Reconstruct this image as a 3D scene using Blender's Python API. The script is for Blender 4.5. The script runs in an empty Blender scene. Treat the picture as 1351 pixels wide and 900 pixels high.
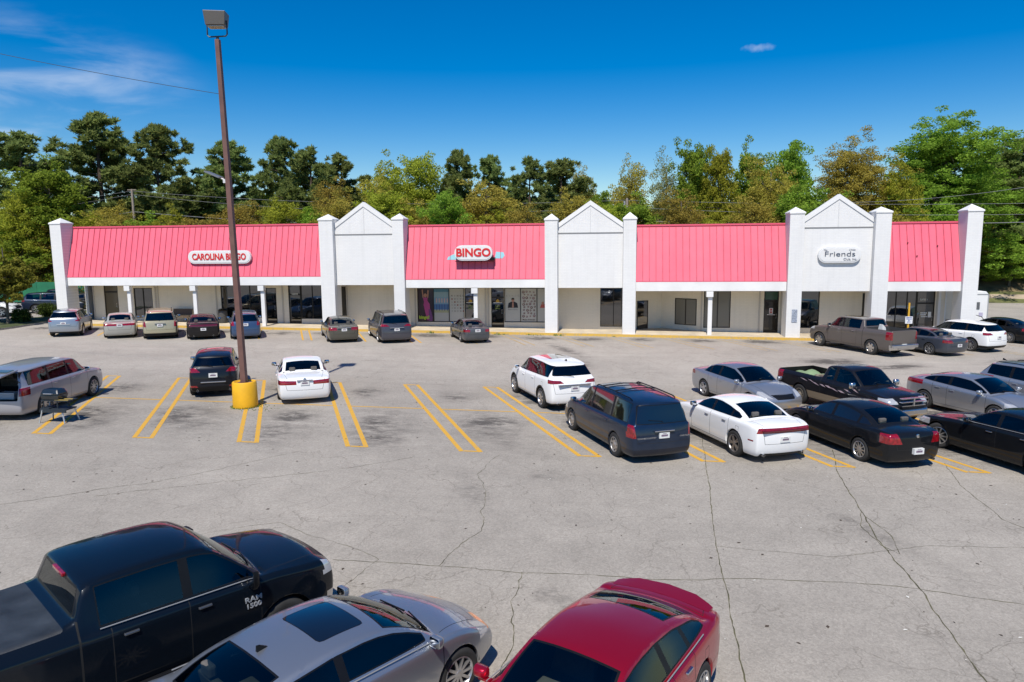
import bpy, bmesh, math, random
import numpy as np
from mathutils import Vector, Matrix
R=math.radians
sc=bpy.context.scene
COL=sc.collection
SL=.0134
def gz(x,y=0): return -SL*max(-80.,min(80.,x))
# ------------------------------------------------------------------ materials
_M={}
def _nt(name):
    m=bpy.data.materials.new(name); m.use_nodes=True
    return m,m.node_tree,m.node_tree.nodes['Principled BSDF']
def N(nt,t,**k):
    n=nt.nodes.new(t)
    for a,b in k.items(): setattr(n,a,b)
    return n
def mat(name,col,rough=.6,metal=0,coat=0,noise=0,nscale=8,spec=.5,bump=0,bscale=60,crough=.03):
    if name in _M: return _M[name]
    m,nt,p=_nt(name)
    c=(*col,1)
    p.inputs['Base Color'].default_value=c
    p.inputs['Roughness'].default_value=rough; p.inputs['Metallic'].default_value=metal
    p.inputs['Coat Weight'].default_value=coat; p.inputs['Coat Roughness'].default_value=crough
    p.inputs['Specular IOR Level'].default_value=spec
    tc=N(nt,'ShaderNodeTexCoord')
    if noise:
        n=N(nt,'ShaderNodeTexNoise'); n.inputs['Scale'].default_value=nscale; n.inputs['Detail'].default_value=5
        nt.links.new(tc.outputs['Object'],n.inputs['Vector'])
        r=N(nt,'ShaderNodeMapRange'); r.inputs[1].default_value=.3; r.inputs[2].default_value=.7
        r.inputs[3].default_value=1-noise; r.inputs[4].default_value=1+noise*.6
        nt.links.new(n.outputs['Fac'],r.inputs[0])
        mx=N(nt,'ShaderNodeMix',data_type='RGBA',blend_type='MULTIPLY'); mx.inputs[0].default_value=1
        mx.inputs[6].default_value=c; nt.links.new(r.outputs[0],mx.inputs[7]); nt.links.new(mx.outputs[2],p.inputs['Base Color'])
    if bump:
        n=N(nt,'ShaderNodeTexNoise'); n.inputs['Scale'].default_value=bscale; n.inputs['Detail'].default_value=3
        nt.links.new(tc.outputs['Object'],n.inputs['Vector'])
        b=N(nt,'ShaderNodeBump'); b.inputs['Strength'].default_value=bump; b.inputs['Distance'].default_value=.02
        nt.links.new(n.outputs['Fac'],b.inputs['Height']); nt.links.new(b.outputs[0],p.inputs['Normal'])
    _M[name]=m; return m
def paint(name,col,metal=0.,rough=.35,dust=.12):
    dust*=.45 if max(col)>.03 else .12
    """car paint: flakes, clear coat and a thin uneven film of road dust"""
    k='paint_'+name
    if k in _M: return _M[k]
    m,nt,p=_nt(k)
    tc=N(nt,'ShaderNodeTexCoord')
    n=N(nt,'ShaderNodeTexNoise'); n.inputs['Scale'].default_value=2.2; n.inputs['Detail'].default_value=6; n.inputs['Roughness'].default_value=.7
    nt.links.new(tc.outputs['Object'],n.inputs['Vector'])
    sp=N(nt,'ShaderNodeSeparateXYZ'); nt.links.new(tc.outputs['Object'],sp.inputs[0])
    lo=N(nt,'ShaderNodeMapRange'); lo.inputs[1].default_value=.15; lo.inputs[2].default_value=.55; lo.inputs[3].default_value=.55; lo.inputs[4].default_value=0
    nt.links.new(sp.outputs[2],lo.inputs[0])
    r=N(nt,'ShaderNodeMapRange'); r.inputs[1].default_value=.35; r.inputs[2].default_value=.75; r.inputs[3].default_value=0; r.inputs[4].default_value=1
    nt.links.new(n.outputs['Fac'],r.inputs[0])
    ad=N(nt,'ShaderNodeMath',operation='MULTIPLY_ADD'); ad.inputs[1].default_value=dust
    nt.links.new(r.outputs[0],ad.inputs[0])
    lm=N(nt,'ShaderNodeMath',operation='MULTIPLY'); lm.inputs[1].default_value=dust*2.2
    nt.links.new(lo.outputs[0],lm.inputs[0]); nt.links.new(lm.outputs[0],ad.inputs[2])
    mx=N(nt,'ShaderNodeMix',data_type='RGBA'); mx.inputs[6].default_value=(*col,1); mx.inputs[7].default_value=(.26,.23,.20,1)
    nt.links.new(ad.outputs[0],mx.inputs[0]); nt.links.new(mx.outputs[2],p.inputs['Base Color'])
    mr=N(nt,'ShaderNodeMath',operation='MULTIPLY_ADD'); mr.inputs[1].default_value=.5; mr.inputs[2].default_value=.02
    nt.links.new(ad.outputs[0],mr.inputs[0]); nt.links.new(mr.outputs[0],p.inputs['Coat Roughness'])
    p.inputs['Metallic'].default_value=metal; p.inputs['Roughness'].default_value=rough
    p.inputs['Coat Weight'].default_value=.85 if max(col)>.03 else .7; p.inputs['Coat IOR'].default_value=1.5 if max(col)>.03 else 1.43; p.inputs['Specular IOR Level'].default_value=.2 if max(col)>.03 else .08
    # the inner side of the skin is lined with dark trim
    gm=N(nt,'ShaderNodeNewGeometry'); dd=N(nt,'ShaderNodeBsdfDiffuse'); dd.inputs[0].default_value=(.035,.034,.033,1); ms=N(nt,'ShaderNodeMixShader'); out=nt.nodes['Material Output']
    nt.links.new(gm.outputs['Backfacing'],ms.inputs[0]); nt.links.new(p.outputs[0],ms.inputs[1]); nt.links.new(dd.outputs[0],ms.inputs[2]); nt.links.new(ms.outputs[0],out.inputs['Surface'])
    _M[k]=m; return m
GLASS=lambda: seeglass('window_glass',(.36,.44,.43))
GLASST=lambda: mat('tinted_glass',(.006,.007,.009),.04,0,1.,spec=.6)
GLASSL=lambda: seeglass('clear_glass',(.66,.75,.72))
BLACK=lambda: mat('black_plastic',(.007,.007,.008),.42,noise=.2,spec=.25)
GAP=lambda: mat('panel_gap',(.006,.006,.006),.8)
CHROME=lambda: mat('chrome',(.60,.60,.61),.28,1)
RUBBER=lambda: mat('tyre_rubber',(.028,.027,.026),.85,noise=.35,nscale=5)
REDL=lambda: mat('taillight_red',(.25,.004,.010),.12,0,1,noise=.5,nscale=14)
WHL=lambda: mat('lamp_clear',(.55,.55,.55),.1,.3,1)
AMB=lambda: mat('lamp_amber',(.75,.22,.02),.15,0,1)
RIM=lambda: mat('alloy',(.50,.50,.51),.32,.85,noise=.15)
def seeglass(name,tint):
    if name in _M: return _M[name]
    m=bpy.data.materials.new(name); m.use_nodes=True; nt=m.node_tree; nt.nodes.clear(); L_=nt.links.new
    out=N(nt,'ShaderNodeOutputMaterial'); t=N(nt,'ShaderNodeBsdfTransparent'); t.inputs[0].default_value=(*tint,1)
    g=N(nt,'ShaderNodeBsdfGlossy'); g.inputs['Roughness'].default_value=.02; g.inputs['Color'].default_value=(.9,.95,.95,1)
    f=N(nt,'ShaderNodeFresnel'); f.inputs[0].default_value=1.62; mx=N(nt,'ShaderNodeMixShader'); L_(f.outputs[0],mx.inputs[0]); L_(t.outputs[0],mx.inputs[1]); L_(g.outputs[0],mx.inputs[2]); L_(mx.outputs[0],out.inputs['Surface'])
    _M[name]=m; return m
# ------------------------------------------------------------------ mesh helpers
def link(name,me,parent=None,loc=None,rot=None):
    o=bpy.data.objects.new(name,me); COL.objects.link(o)
    if parent: o.parent=parent
    if loc is not None: o.location=loc
    if rot is not None: o.rotation_euler=rot
    return o
def thing(name,label,cat,loc=(0,0,0),rz=0,group=None):
    o=link(name,None,None,loc,(0,0,rz)); o.empty_display_size=.2
    return tag(o,label,cat,group)
def tag(o,label,cat,group=None):
    o['label']=label; o['category']=cat
    if group: o['group']=group
    return o
def struct(o,kind='structure'): o['kind']=kind; return o
class MB:
    def __init__(s): s.v=[]; s.f=[]; s.m=[]; s.mats=[]
    def mi(s,m):
        if m not in s.mats: s.mats.append(m)
        return s.mats.index(m)
    def quad(s,pts,m=0):
        b=len(s.v); s.v+= [tuple(p) for p in pts]; s.f.append(tuple(range(b,b+len(pts)))); s.m.append(m)
    def box(s,x0,x1,y0,y1,z0,z1,m=0):
        b=len(s.v)
        s.v+=[(x0,y0,z0),(x1,y0,z0),(x1,y1,z0),(x0,y1,z0),(x0,y0,z1),(x1,y0,z1),(x1,y1,z1),(x0,y1,z1)]
        for f in ((0,3,2,1),(4,5,6,7),(0,1,5,4),(1,2,6,5),(2,3,7,6),(3,0,4,7)): s.f.append(tuple(b+i for i in f)); s.m.append(m)
    def hexa(s,p,m=0):
        b=len(s.v); s.v+=[tuple(q) for q in p]
        for f in ((0,3,2,1),(4,5,6,7),(0,1,5,4),(1,2,6,5),(2,3,7,6),(3,0,4,7)): s.f.append(tuple(b+i for i in f)); s.m.append(m)
    def tube(s,pts,r,n=8,m=0,cap=True):
        """pts list of 3d points, r radius or list"""
        pts=[Vector(p) for p in pts]; rs=r if isinstance(r,(list,tuple)) else [r]*len(pts)
        rings=[]
        up=Vector((0,0,1))
        for i,p in enumerate(pts):
            d=(pts[min(i+1,len(pts)-1)]-pts[max(i-1,0)]).normalized()
            a=d.cross(up)
            if a.length<.05: a=d.cross(Vector((0,1,0)))
            a.normalize(); c=d.cross(a).normalized()
            b=len(s.v)
            for k in range(n):
                t=2*math.pi*k/n; s.v.append(tuple(p+(a*math.cos(t)+c*math.sin(t))*rs[i]))
            rings.append(b)
        for i in range(len(rings)-1):
            for k in range(n):
                s.f.append((rings[i]+k,rings[i]+(k+1)%n,rings[i+1]+(k+1)%n,rings[i+1]+k)); s.m.append(m)
        if cap:
            s.f.append(tuple(rings[0]+k for k in range(n))[::-1]); s.m.append(m)
            s.f.append(tuple(rings[-1]+k for k in range(n))); s.m.append(m)
    def lathe(s,prof,n=24,axis='z',c=(0,0,0),m=0):
        """prof list of (r,h)"""
        rings=[]
        for r,h in prof:
            b=len(s.v)
            for k in range(n):
                t=2*math.pi*k/n; a,bb=r*math.cos(t),r*math.sin(t)
                if axis=='z': q=(c[0]+a,c[1]+bb,c[2]+h)
                elif axis=='y': q=(c[0]+a,c[1]+h,c[2]+bb)
                else: q=(c[0]+h,c[1]+a,c[2]+bb)
                s.v.append(q)
            rings.append(b)
        for i in range(len(rings)-1):
            for k in range(n):
                s.f.append((rings[i]+k,rings[i]+(k+1)%n,rings[i+1]+(k+1)%n,rings[i+1]+k)); s.m.append(m)
    def mesh(s,name,mats,smooth=False,ang=None):
        me=bpy.data.meshes.new(name); me.from_pydata(s.v,[],s.f)
        for m in (mats if isinstance(mats,(list,tuple)) else [mats]): me.materials.append(m)
        me.polygons.foreach_set('material_index',s.m)
        bm=bmesh.new(); bm.from_mesh(me); bmesh.ops.remove_doubles(bm,verts=bm.verts,dist=1e-5); bmesh.ops.recalc_face_normals(bm,faces=bm.faces); bm.to_mesh(me); bm.free()
        if smooth:
            me.polygons.foreach_set('use_smooth',[True]*len(me.polygons))
            me.set_sharp_from_angle(angle=R(ang or 40))
        me.update(); return me
    def build(s,name,mats,parent=None,loc=None,rot=None,smooth=False,ang=None,bevel=0):
        o=link(name,s.mesh(name,mats,smooth,ang),parent,loc,rot)
        if bevel:
            b=o.modifiers.new('bevel','BEVEL'); b.width=bevel; b.segments=2; b.limit_method='ANGLE'
        return o
def text_mesh(txt,size,bold=.0,ext=.01,sx=1.,align='CENTER'):
    cu=bpy.data.curves.new('lettering','FONT'); cu.body=txt; cu.size=size; cu.align_x=align; cu.align_y='CENTER'
    cu.offset=bold; cu.extrude=ext; cu.resolution_u=4
    o=bpy.data.objects.new('lettering',cu); COL.objects.link(o)
    dg=bpy.context.evaluated_depsgraph_get()
    me=bpy.data.meshes.new_from_object(o.evaluated_get(dg)); bpy.data.objects.remove(o)
    me.transform(Matrix.Diagonal((sx,1,1,1)))
    me.name='lettering'; return me
def lerp(tab,s):
    if s<=tab[0][0]: return tab[0][1]
    for (a,x),(b,y) in zip(tab,tab[1:]):
        if s<=b: return x+(y-x)*(s-a)/(b-a) if b>a else y
    return tab[-1][1]
# ------------------------------------------------------------------ wheels
_W={}
def wheel_meshes(r,style):
    k=(round(r,3),style)
    if k in _W: return _W[k]
    w=.215 if r<.37 else .25
    rr=r*{'steel':.60,'hub':.63,'truck':.62,'old':.62}.get(style,.69)
    t=MB()
    pr=[(rr,-w/2+.012),(rr*.5+r*.5,-w/2),(r-.03,-w/2+.008),(r-.006,-w/2+.03),(r,-w/2+.05)]
    g=[]
    for i in range(4):
        a=-w/2+.05+(w-.1)*(i+.5)/4
        g+=[(r,a-.018),(r-.010,a-.012),(r-.010,a-.004),(r,a+.002)]
    pr+=g+[(r,w/2-.05),(r-.006,w/2-.03),(r-.03,w/2-.008),(rr*.5+r*.5,w/2),(rr,w/2-.012),(rr-.004,w/2-.05),(rr-.004,-w/2+.05),(rr,-w/2+.012)]
    t.lathe(pr,36,'y')
    tyre=t.mesh('wheel',RUBBER(),True,35)
    # rim: outer side is +y
    q=MB(); o=w/2
    q.lathe([(rr-.004,o-.02),(rr,o-.006),(rr-.012,o-.002),(rr-.022,o-.016),(rr-.03,o-.08),(rr-.03,-o+.06)],36,'y')
    q.lathe([(rr-.03,o-.085),(.001,o-.085)],24,'y',m=1)
    q.lathe([(.001,o-.012),(.045,o-.014),(.06,o-.03),(.065,o-.07)],16,'y')
    n={'five':5,'ten':10,'seven':7,'six':6,'truck':6,'multi':9,'twin':5,'old':7}.get(style,0)
    if style in('steel','hub'):
        q.lathe([(.06,o-.03),(rr*.45,o-.022),(rr*.62,o-.035),(rr*.93,o-.02),(rr*.95,o-.06)],24,'y')
        for i in range(8 if style=='hub' else 12):
            a=2*math.pi*i/(8 if style=='hub' else 12)
            c,s_=math.cos(a),math.sin(a); h=.022
            cx,cz=rr*.76*c,rr*.76*s_
            q.hexa([(cx-h*1.3*c-h*-s_,o-.04,cz-h*1.3*s_-h*c),(cx+h*1.3*c-h*-s_,o-.04,cz+h*1.3*s_-h*c),(cx+h*1.3*c-h*-s_,o-.02,cz+h*1.3*s_-h*c),(cx-h*1.3*c-h*-s_,o-.02,cz-h*1.3*s_-h*c),
                    (cx-h*1.3*c+h*-s_,o-.04,cz-h*1.3*s_+h*c),(cx+h*1.3*c+h*-s_,o-.04,cz+h*1.3*s_+h*c),(cx+h*1.3*c+h*-s_,o-.02,cz+h*1.3*s_+h*c),(cx-h*1.3*c+h*-s_,o-.02,cz-h*1.3*s_+h*c)],1)
    else:
        for i in range(n):
            for dd in ((-.1,.1) if style=='twin' else (0,)):
                a=2*math.pi*i/n+dd*1.5
                h0,h1={5:(.045,.036),6:(.045,.045),7:(.03,.026),10:(.02,.017),9:(.022,.018)}[n]
                if style=='twin': h0,h1=.022,.018
                if style=='truck': h0,h1=.055,.06
                c,s_=math.cos(a),math.sin(a)
                def P(rad,h,y): return (rad*c-h*s_,y,rad*s_+h*c)
                r0,r1=.035,rr-.018
                q.hexa([P(r0,-h0,o-.05),P(r1,-h1,o-.05),P(r1,-h1,o-.012),P(r0,-h0,o-.018),P(r0,h0,o-.05),P(r1,h1,o-.05),P(r1,h1,o-.012),P(r0,h0,o-.018)])
    rm={'steel':mat('steel_wheel',(.32,.28,.22),.5,.4,noise=.3),'hub':mat('hub_cap',(.42,.40,.38),.35,.6,noise=.2),
        'five':RIM(),'twin':mat('alloy_grey',(.30,.28,.27),.35,.8,noise=.2),'truck':mat('chrome_wheel',(.62,.6,.57),.2,.95,noise=.2)}.get(style,RIM())
    rim=q.mesh('rim',[rm,mat('brake_dark',(.02,.02,.02),.7)],True,35)
    _W[k]=(tyre,rim,w); return _W[k]
# ------------------------------------------------------------------ cutting polygons into a shell
def inpoly(x,y,P):
    c=False; j=len(P)-1
    for i in range(len(P)):
        xi,yi=P[i]; xj,yj=P[j]
        if (yi>y)!=(yj>y) and x<(xj-xi)*(y-yi)/(yj-yi)+xi: c=not c
        j=i
    return c
AX={'side':(0,2),'end':(1,2),'top':(0,1)}
class Shell:
    """a skin whose faces can be split along drawn outlines"""
    def __init__(s,me):
        s.v=[tuple(v.co) for v in me.vertices]
        s.f=[]; lo=[]; hi=[]
        for p in me.polygons:
            ids=list(p.vertices); s.f.append([[ids,p.normal.copy(),p.center.copy(),0]])
            q=[s.v[i] for i in ids]
            lo.append([min(a[k] for a in q) for k in range(3)]); hi.append([max(a[k] for a in q) for k in range(3)])
        s.lo=np.array(lo); s.hi=np.array(hi); s.sp={}
    def expand(s,a,b):
        k=(a,b) if a<b else (b,a); p=s.sp.get(k)
        if p is None: return []
        return s.expand(a,p)+[p]+s.expand(p,b)
    def full(s,ids):
        o=[]; n=len(ids)
        for i in range(n):
            a,b=ids[i],ids[(i+1)%n]; o.append(a); o+=s.expand(a,b)
        return o
    def cut(s,P,view,filt,pid):
        a,b=AX[view]
        x0=min(p[0] for p in P); x1=max(p[0] for p in P); y0=min(p[1] for p in P); y1=max(p[1] for p in P)
        idx=np.nonzero((s.hi[:,a]>=x0)&(s.lo[:,a]<=x1)&(s.hi[:,b]>=y0)&(s.lo[:,b]<=y1))[0]
        lines=[]
        for i in range(len(P)):
            p=P[i]; q=P[(i+1)%len(P)]; dx,dy=q[0]-p[0],q[1]-p[1]; l=math.hypot(dx,dy)
            if l<1e-6: continue
            lines.append((dy/l,-dx/l,(dy*p[0]-dx*p[1])/l))
        V=s.v; sp=s.sp; out=[]
        for fi in idx:
            subs=s.f[fi]; new=[]
            for F in subs:
                if not filt(F[2],F[1]): new.append(F); continue
                us=[V[i][a] for i in F[0]]; ws=[V[i][b] for i in F[0]]
                if max(us)<x0 or min(us)>x1 or max(ws)<y0 or min(ws)>y1: new.append(F); continue
                pieces=[s.full(F[0])]
                for (nx,ny,d0) in lines:
                    nxt=[]
                    for ids in pieces:
                        ds=[V[i][a]*nx+V[i][b]*ny-d0 for i in ids]
                        if min(ds)>-1e-6 or max(ds)<1e-6: nxt.append(ids); continue
                        A=[];B=[]; n=len(ids)
                        for i in range(n):
                            u,w=ids[i],ids[(i+1)%n]; du,dw=ds[i],ds[(i+1)%n]
                            if du>-1e-6: A.append(u)
                            if du<1e-6: B.append(u)
                            if (du>1e-6 and dw<-1e-6) or (du<-1e-6 and dw>1e-6):
                                k=(u,w) if u<w else (w,u)
                                m=sp.get(k)
                                if m is None:
                                    t=du/(du-dw); pu,pw=V[u],V[w]
                                    V.append(tuple(pu[c]+(pw[c]-pu[c])*t for c in range(3))); m=len(V)-1; sp[k]=m
                                A.append(m); B.append(m)
                        if len(A)>2: nxt.append(A)
                        if len(B)>2: nxt.append(B)
                    pieces=nxt
                for ids in pieces:
                    c=[sum(V[i][k] for i in ids)/len(ids) for k in range(3)]
                    G=[ids,F[1],Vector(c),F[3]]
                    if inpoly(c[a],c[b],P): G[3]=pid; out.append(G)
                    new.append(G)
            s.f[fi]=new
        return out
    def drop(s,pid):
        s.f=[[F for F in L if F[3]!=pid] for L in s.f]
    def faces(s,test):
        return [(s.full(F[0]),F[3]) for L in s.f for F in L if test(F[3])]
    def bm(s,test):
        nb=bmesh.new(); mp={}; lay=nb.faces.layers.int.new('pid')
        for ids,pid in s.faces(test):
            vs=[]
            for i in ids:
                if i not in mp: mp[i]=nb.verts.new(s.v[i])
                if not vs or mp[i] is not vs[-1]: vs.append(mp[i])
            try: f=nb.faces.new(vs); f.smooth=True; f[lay]=pid
            except ValueError: pass
        nb.normal_update()
        return nb,lay
def offs(P,d):
    """move every edge of an outline inwards by d"""
    n=len(P); A=sum(P[i][0]*P[(i+1)%n][1]-P[(i+1)%n][0]*P[i][1] for i in range(n)); sg=1 if A>0 else -1
    Q=[p for i,p in enumerate(P) if math.hypot(p[0]-P[i-1][0],p[1]-P[i-1][1])>1e-4]; n=len(Q); o=[]
    for i in range(n):
        a,b,c=Vector(Q[i-1]),Vector(Q[i]),Vector(Q[(i+1)%n])
        u=(b-a).normalized(); v=(c-b).normalized()
        n1=Vector((-u.y,u.x))*sg; n2=Vector((-v.y,v.x))*sg; m=n1+n2
        k=1+n1.dot(n2)
        o.append(tuple(b+m*d/max(k,.25)))
    return o
def rnd(P,r=.03):
    """chamfer-round polygon corners"""
    o=[]; n=len(P)
    for i in range(n):
        p=Vector(P[i]); a=(Vector(P[i-1])-p); b=(Vector(P[(i+1)%n])-p)
        ra=min(r,a.length*.4); rb=min(r,b.length*.4)
        A=p+a.normalized()*ra; B=p+b.normalized()*rb
        o.append(tuple(A)); o.append(tuple((A+B)*.25+p*.5)); o.append(tuple(B))
    return o
# ------------------------------------------------------------------ cars
def car(spec,label,cat,ref,pos,head,group=None,name='parked_car'):
    S=dict(L=4.85,W=1.84,H=1.46,wb=2.8,fo=.95,wr=.33,gc=.20,nose=.66,cowl=(1.25,.98),r1=2.15,r2=3.35,deck=(4.15,1.05),tail=.98,
           belt=(.90,.99),type='sedan',wheel='five',tumble=.28,fin=(.12,.02,0,.03,.08,.14),rin=(.12,.03,0,.02,.06,.08),crown=.07,
           handle=None,glass=GLASS,doors=4,bow=(.17,.13),hoodcr=.035)
    S.update(spec); L,W,H,gc=S['L'],S['W'],S['H'],S['gc']; hw=W/2
    ty=S['type']; cs,cz=S['cowl']; r1,r2=S['r1'],S['r2']; ds,dz=S['deck']
    suv=ty=='suv'; pick=ty=='pickup'
    if suv: top=[(0,S['nose']),(.22,S['nose']+.10),(cs*.55,cz-.06),(cs,cz),(r1,H-.045),(r1+.35,H-.008),((r1+L)/2,H),(L-.45,H-.03),(L,H-.085)]
    elif pick: top=[(0,S['nose']),(.15,S['nose']+.10),(cs*.5,cz-.035),(cs,cz),(r1,H-.045),(r1+.3,H-.008),((r1+r2)/2,H),(r2-.15,H-.015),(r2,H-.06),(r2+.13,dz),(ds,dz),(L,dz-.01)]
    else: top=[(0,S['nose']),(.22,S['nose']+.10),(cs*.55,cz-.045),(cs,cz),((cs+r1)/2,(cz+H)/2+.035),(r1,H-.035),(r1+.35,H-.004),((r1+r2)/2+.1,H),(r2,H-.05),((r2+ds)/2,(H+dz)/2+.035),(ds,dz),((ds+L)/2,(dz+S['tail'])/2+.012),(L-.06,S['tail']+.01),(L,S['tail']-.02)]
    def tp(s): return lerp(top,s)
    b0,b1=S['belt']; belt=lambda s: lerp([(0,b0-.14),(cs,b0),(cs+.5,b0+.01),(L,b1)],s)
    tm=S['tumble']
    if suv: rail=[(0,hw*.60),(cs-.1,hw*.76),(cs,hw-.19),(r1,hw-tm),(L-.5,hw-tm),(L,hw-tm-.05)]
    elif pick: rail=[(0,hw*.66),(cs-.1,hw*.80),(cs,hw-.20),(r1,hw-tm),(r2-.05,hw-tm),(r2+.02,hw-tm+.01),(r2+.13,hw*.86),(L,hw*.86)]
    else: rail=[(0,hw*.60),(cs-.1,hw*.76),(cs,hw-.19),(r1,hw-tm),(r2,hw-tm),(ds,hw-.22),(ds+.12,hw*.76),(L,hw*.68)]
    fw=S.get('fw',.87)
    wid=[(0,fw),(.12,fw+.05),(.3,.965),(.8,.992),(1.6,1),(L-1.3,1),(L-.6,.988),(L-.25,.96),(L-.1,.925),(L,.88)] if not pick else [(0,.88),(.12,.94),(.35,.985),(1.2,1),(L-.1,.995),(L,.97)]
    bf,br=S['bow']
    if suv: bowt=[(0,bf),(cs,.13),(r1,.06),((r1+L)/2,0),(L-.5,-.03),(L,-br)]
    elif pick: bowt=[(0,bf),(cs,.10),(r1,.05),((r1+r2)/2,0),(r2,-.02),(r2+.14,0),(L-.2,0),(L,-.02)]
    else: bowt=[(0,bf),(cs,.13),(r1,.06),((r1+r2)/2,0),(r2,-.05),(ds,-.10),(L,-br)]
    FI,RI=S['fin'],S['rin']
    if suv and spec.get('rin') is None: RI=(.12,.0,.02,.08,.11,S.get('rake',.34))
    if pick: RI=(.10,.0,.0,.0,.0,.0)
    inx=lambda s,k: s+FI[k]*max(0,1-s/1.1)-RI[k]*max(0,1-(L-s)/(1.5 if suv else 1.0))
    st=sorted(set(round(v,3) for v in ([0,.06,.2,.42,cs*.62,cs-.09,cs,cs+.09,(cs+r1)/2,r1-.08,r1+.05,r1+.4]+
      ([r2-.4,r2-.05,r2+.01,r2+.11,r2+.17,(r2+L)/2,L-.5,L-.15,L-.04,L] if pick else
       [(r1+L)/2,L-1.1,L-.6,L-.25,L-.07,L] if suv else [(r1+r2)/2+.1,r2-.12,r2+.06,(r2+ds)/2,ds-.09,ds,ds+.09,(ds+L)/2,L-.2,L-.05,L]))))
    VC=(-1,-.62,0,.62,1)
    def P(i,k,j=None):
        """row k at station i; lateral column j (None: outer side)"""
        s=st[i]; h=hw*lerp(wid,s); z5=tp(s); be=min(belt(s),z5-.07)
        ingh=(cs-.02<s<(L+1 if suv else (r2+.02 if pick else ds+.02)))
        cr=S['crown'] if ingh else S['hoodcr']
        if pick and s>r2+.08: cr=0.004
        ry=lerp(rail,s)*min(1,lerp(wid,s)+.02)
        y=[h*.925,h*.982,h,h*.975,(h-.075 if ingh else h*.93),ry][k]
        z1=gc+.13
        z=[gc,z1,z1*.42+(be-.03)*.58,be-.03,(be+.015 if ingh else min(be+.03,z5-cr-.005)),z5-cr][k]
        v=1. if j is None else VC[j]
        if k==5 and j is not None: z=z5-cr*v*v
        if k==0 and j is not None: pass
        yy=y*v
        x=L/2-inx(s,k)-lerp(bowt,s)*(yy/hw)**2
        return Vector((x,yy,z))
    bm=bmesh.new(); lay=bm.faces.layers.int.new('pid')
    n=len(st); V={}
    def vert(i,k,sd,j):
        # sd: 'L','R' sides rows; 'T' top col ; 'B' bottom col ; 'E' end interior
        key=None
        if sd=='S+' : key=(i,k,4)
        elif sd=='S-': key=(i,k,0)
        elif sd=='T': key=(i,5,j)
        elif sd=='B': key=(i,0,j)
        else: key=(i,k,j)
        if key not in V: V[key]=bm.verts.new(P(key[0],key[1],key[2]))
        return V[key]
    for i in range(n-1):
        for k in range(5):
            bm.faces.new((vert(i,k,'S+',0),vert(i+1,k,'S+',0),vert(i+1,k+1,'S+',0),vert(i,k+1,'S+',0)))
            bm.faces.new((vert(i,k,'S-',0),vert(i,k+1,'S-',0),vert(i+1,k+1,'S-',0),vert(i+1,k,'S-',0)))
        for j in range(4):
            bm.faces.new((vert(i,5,'T',j),vert(i,5,'T',j+1),vert(i+1,5,'T',j+1),vert(i+1,5,'T',j)))
            bm.faces.new((vert(i,0,'B',j),vert(i+1,0,'B',j),vert(i+1,0,'B',j+1),vert(i,0,'B',j+1)))
    for i,fl in ((0,0),(n-1,1)):
        for k in range(5):
            for j in range(4):
                q=(vert(i,k,'E',j),vert(i,k,'E',j+1),vert(i,k+1,'E',j+1),vert(i,k+1,'E',j))
                bm.faces.new(q if fl==0 else q[::-1])
    bmesh.ops.recalc_face_normals(bm,faces=bm.faces)
    cl=bm.edges.layers.float.new('crease_edge')
    def cre(a_,b_,w):
        if a_ in V and b_ in V:
            e=bm.edges.get((V[a_],V[b_]))
            if e: e[cl]=w
    for i in range(n-1):
        for j in (0,4):
            for k,w in ((0,.5),(1,.25),(3,.55),(4,.65),(5,.55 if not pick else .6)): 
                if k==3 and st[i]<.2: continue
                cre((i,k,j),(i+1,k,j),w)
    for i,w in ((0,.25),(n-1,.45 if not pick else .7)):
        for k in range(5):
            for j in (0,4): cre((i,k,j),(i,k+1,j),w*.6)
        for j in range(4): cre((i,5,j),(i,5,j+1),w)
    for i,s_ in enumerate(st):
        if abs(s_-cs)<.01 or (not suv and not pick and abs(s_-ds)<.01):
            for j in range(4): cre((i,5,j),(i,5,j+1),.5)
    if pick:
        for i,s_ in enumerate(st):
            if abs(s_-r2-.01)<.02 or abs(s_-r2-.11)<.02:
                for j in range(4): cre((i,5,j),(i,5,j+1),.6)
                for j in (0,4): cre((i,4,j),(i,5,j),.6)
    me=bpy.data.meshes.new('cage'); bm.to_mesh(me); bm.free()
    o=bpy.data.objects.new('cage',me); COL.objects.link(o)
    sb=o.modifiers.new('s','SUBSURF'); sb.levels=S.get('sub',2); sb.render_levels=sb.levels
    dg=bpy.context.evaluated_depsgraph_get()
    sm=bpy.data.meshes.new_from_object(o.evaluated_get(dg)); bpy.data.objects.remove(o)
    sh=Shell(sm)
    def cut(bm_,lay_,P_,view,f,pid): return sh.cut(P_,view,f,pid)
    def glass(P_,view,f,pid,w):
        sh.cut(P_,view,f,-2); sh.cut(offs(P_,w),view,f,pid)
    X=lambda s:L/2-s
    fr=X(S['fo']); re=fr-S['wb']; wr=S['wr']; ar=wr+S.get('arch',.05)
    parts={}   # pid -> (name,[mats],rim,label)
    def sidef(sg,zmin=-1,fy=.5): return lambda c,nn: c.y*sg>hw*fy and nn.y*sg>.22 and c.z>zmin
    # --- gaps first (painted over by later cuts)
    def seam(P_,view,f): cut(bm,lay,P_,view,f,-1)
    g=.011
    bz=S.get('B',(cs+r1)/2+ (1.15 if S['doors']==4 else 1.5))
    fd=S.get('fd',cs+.12); rd=S.get('rd',fd+ (2.05 if S['doors']==4 else 1.45))
    cabL=r2+.10
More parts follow.
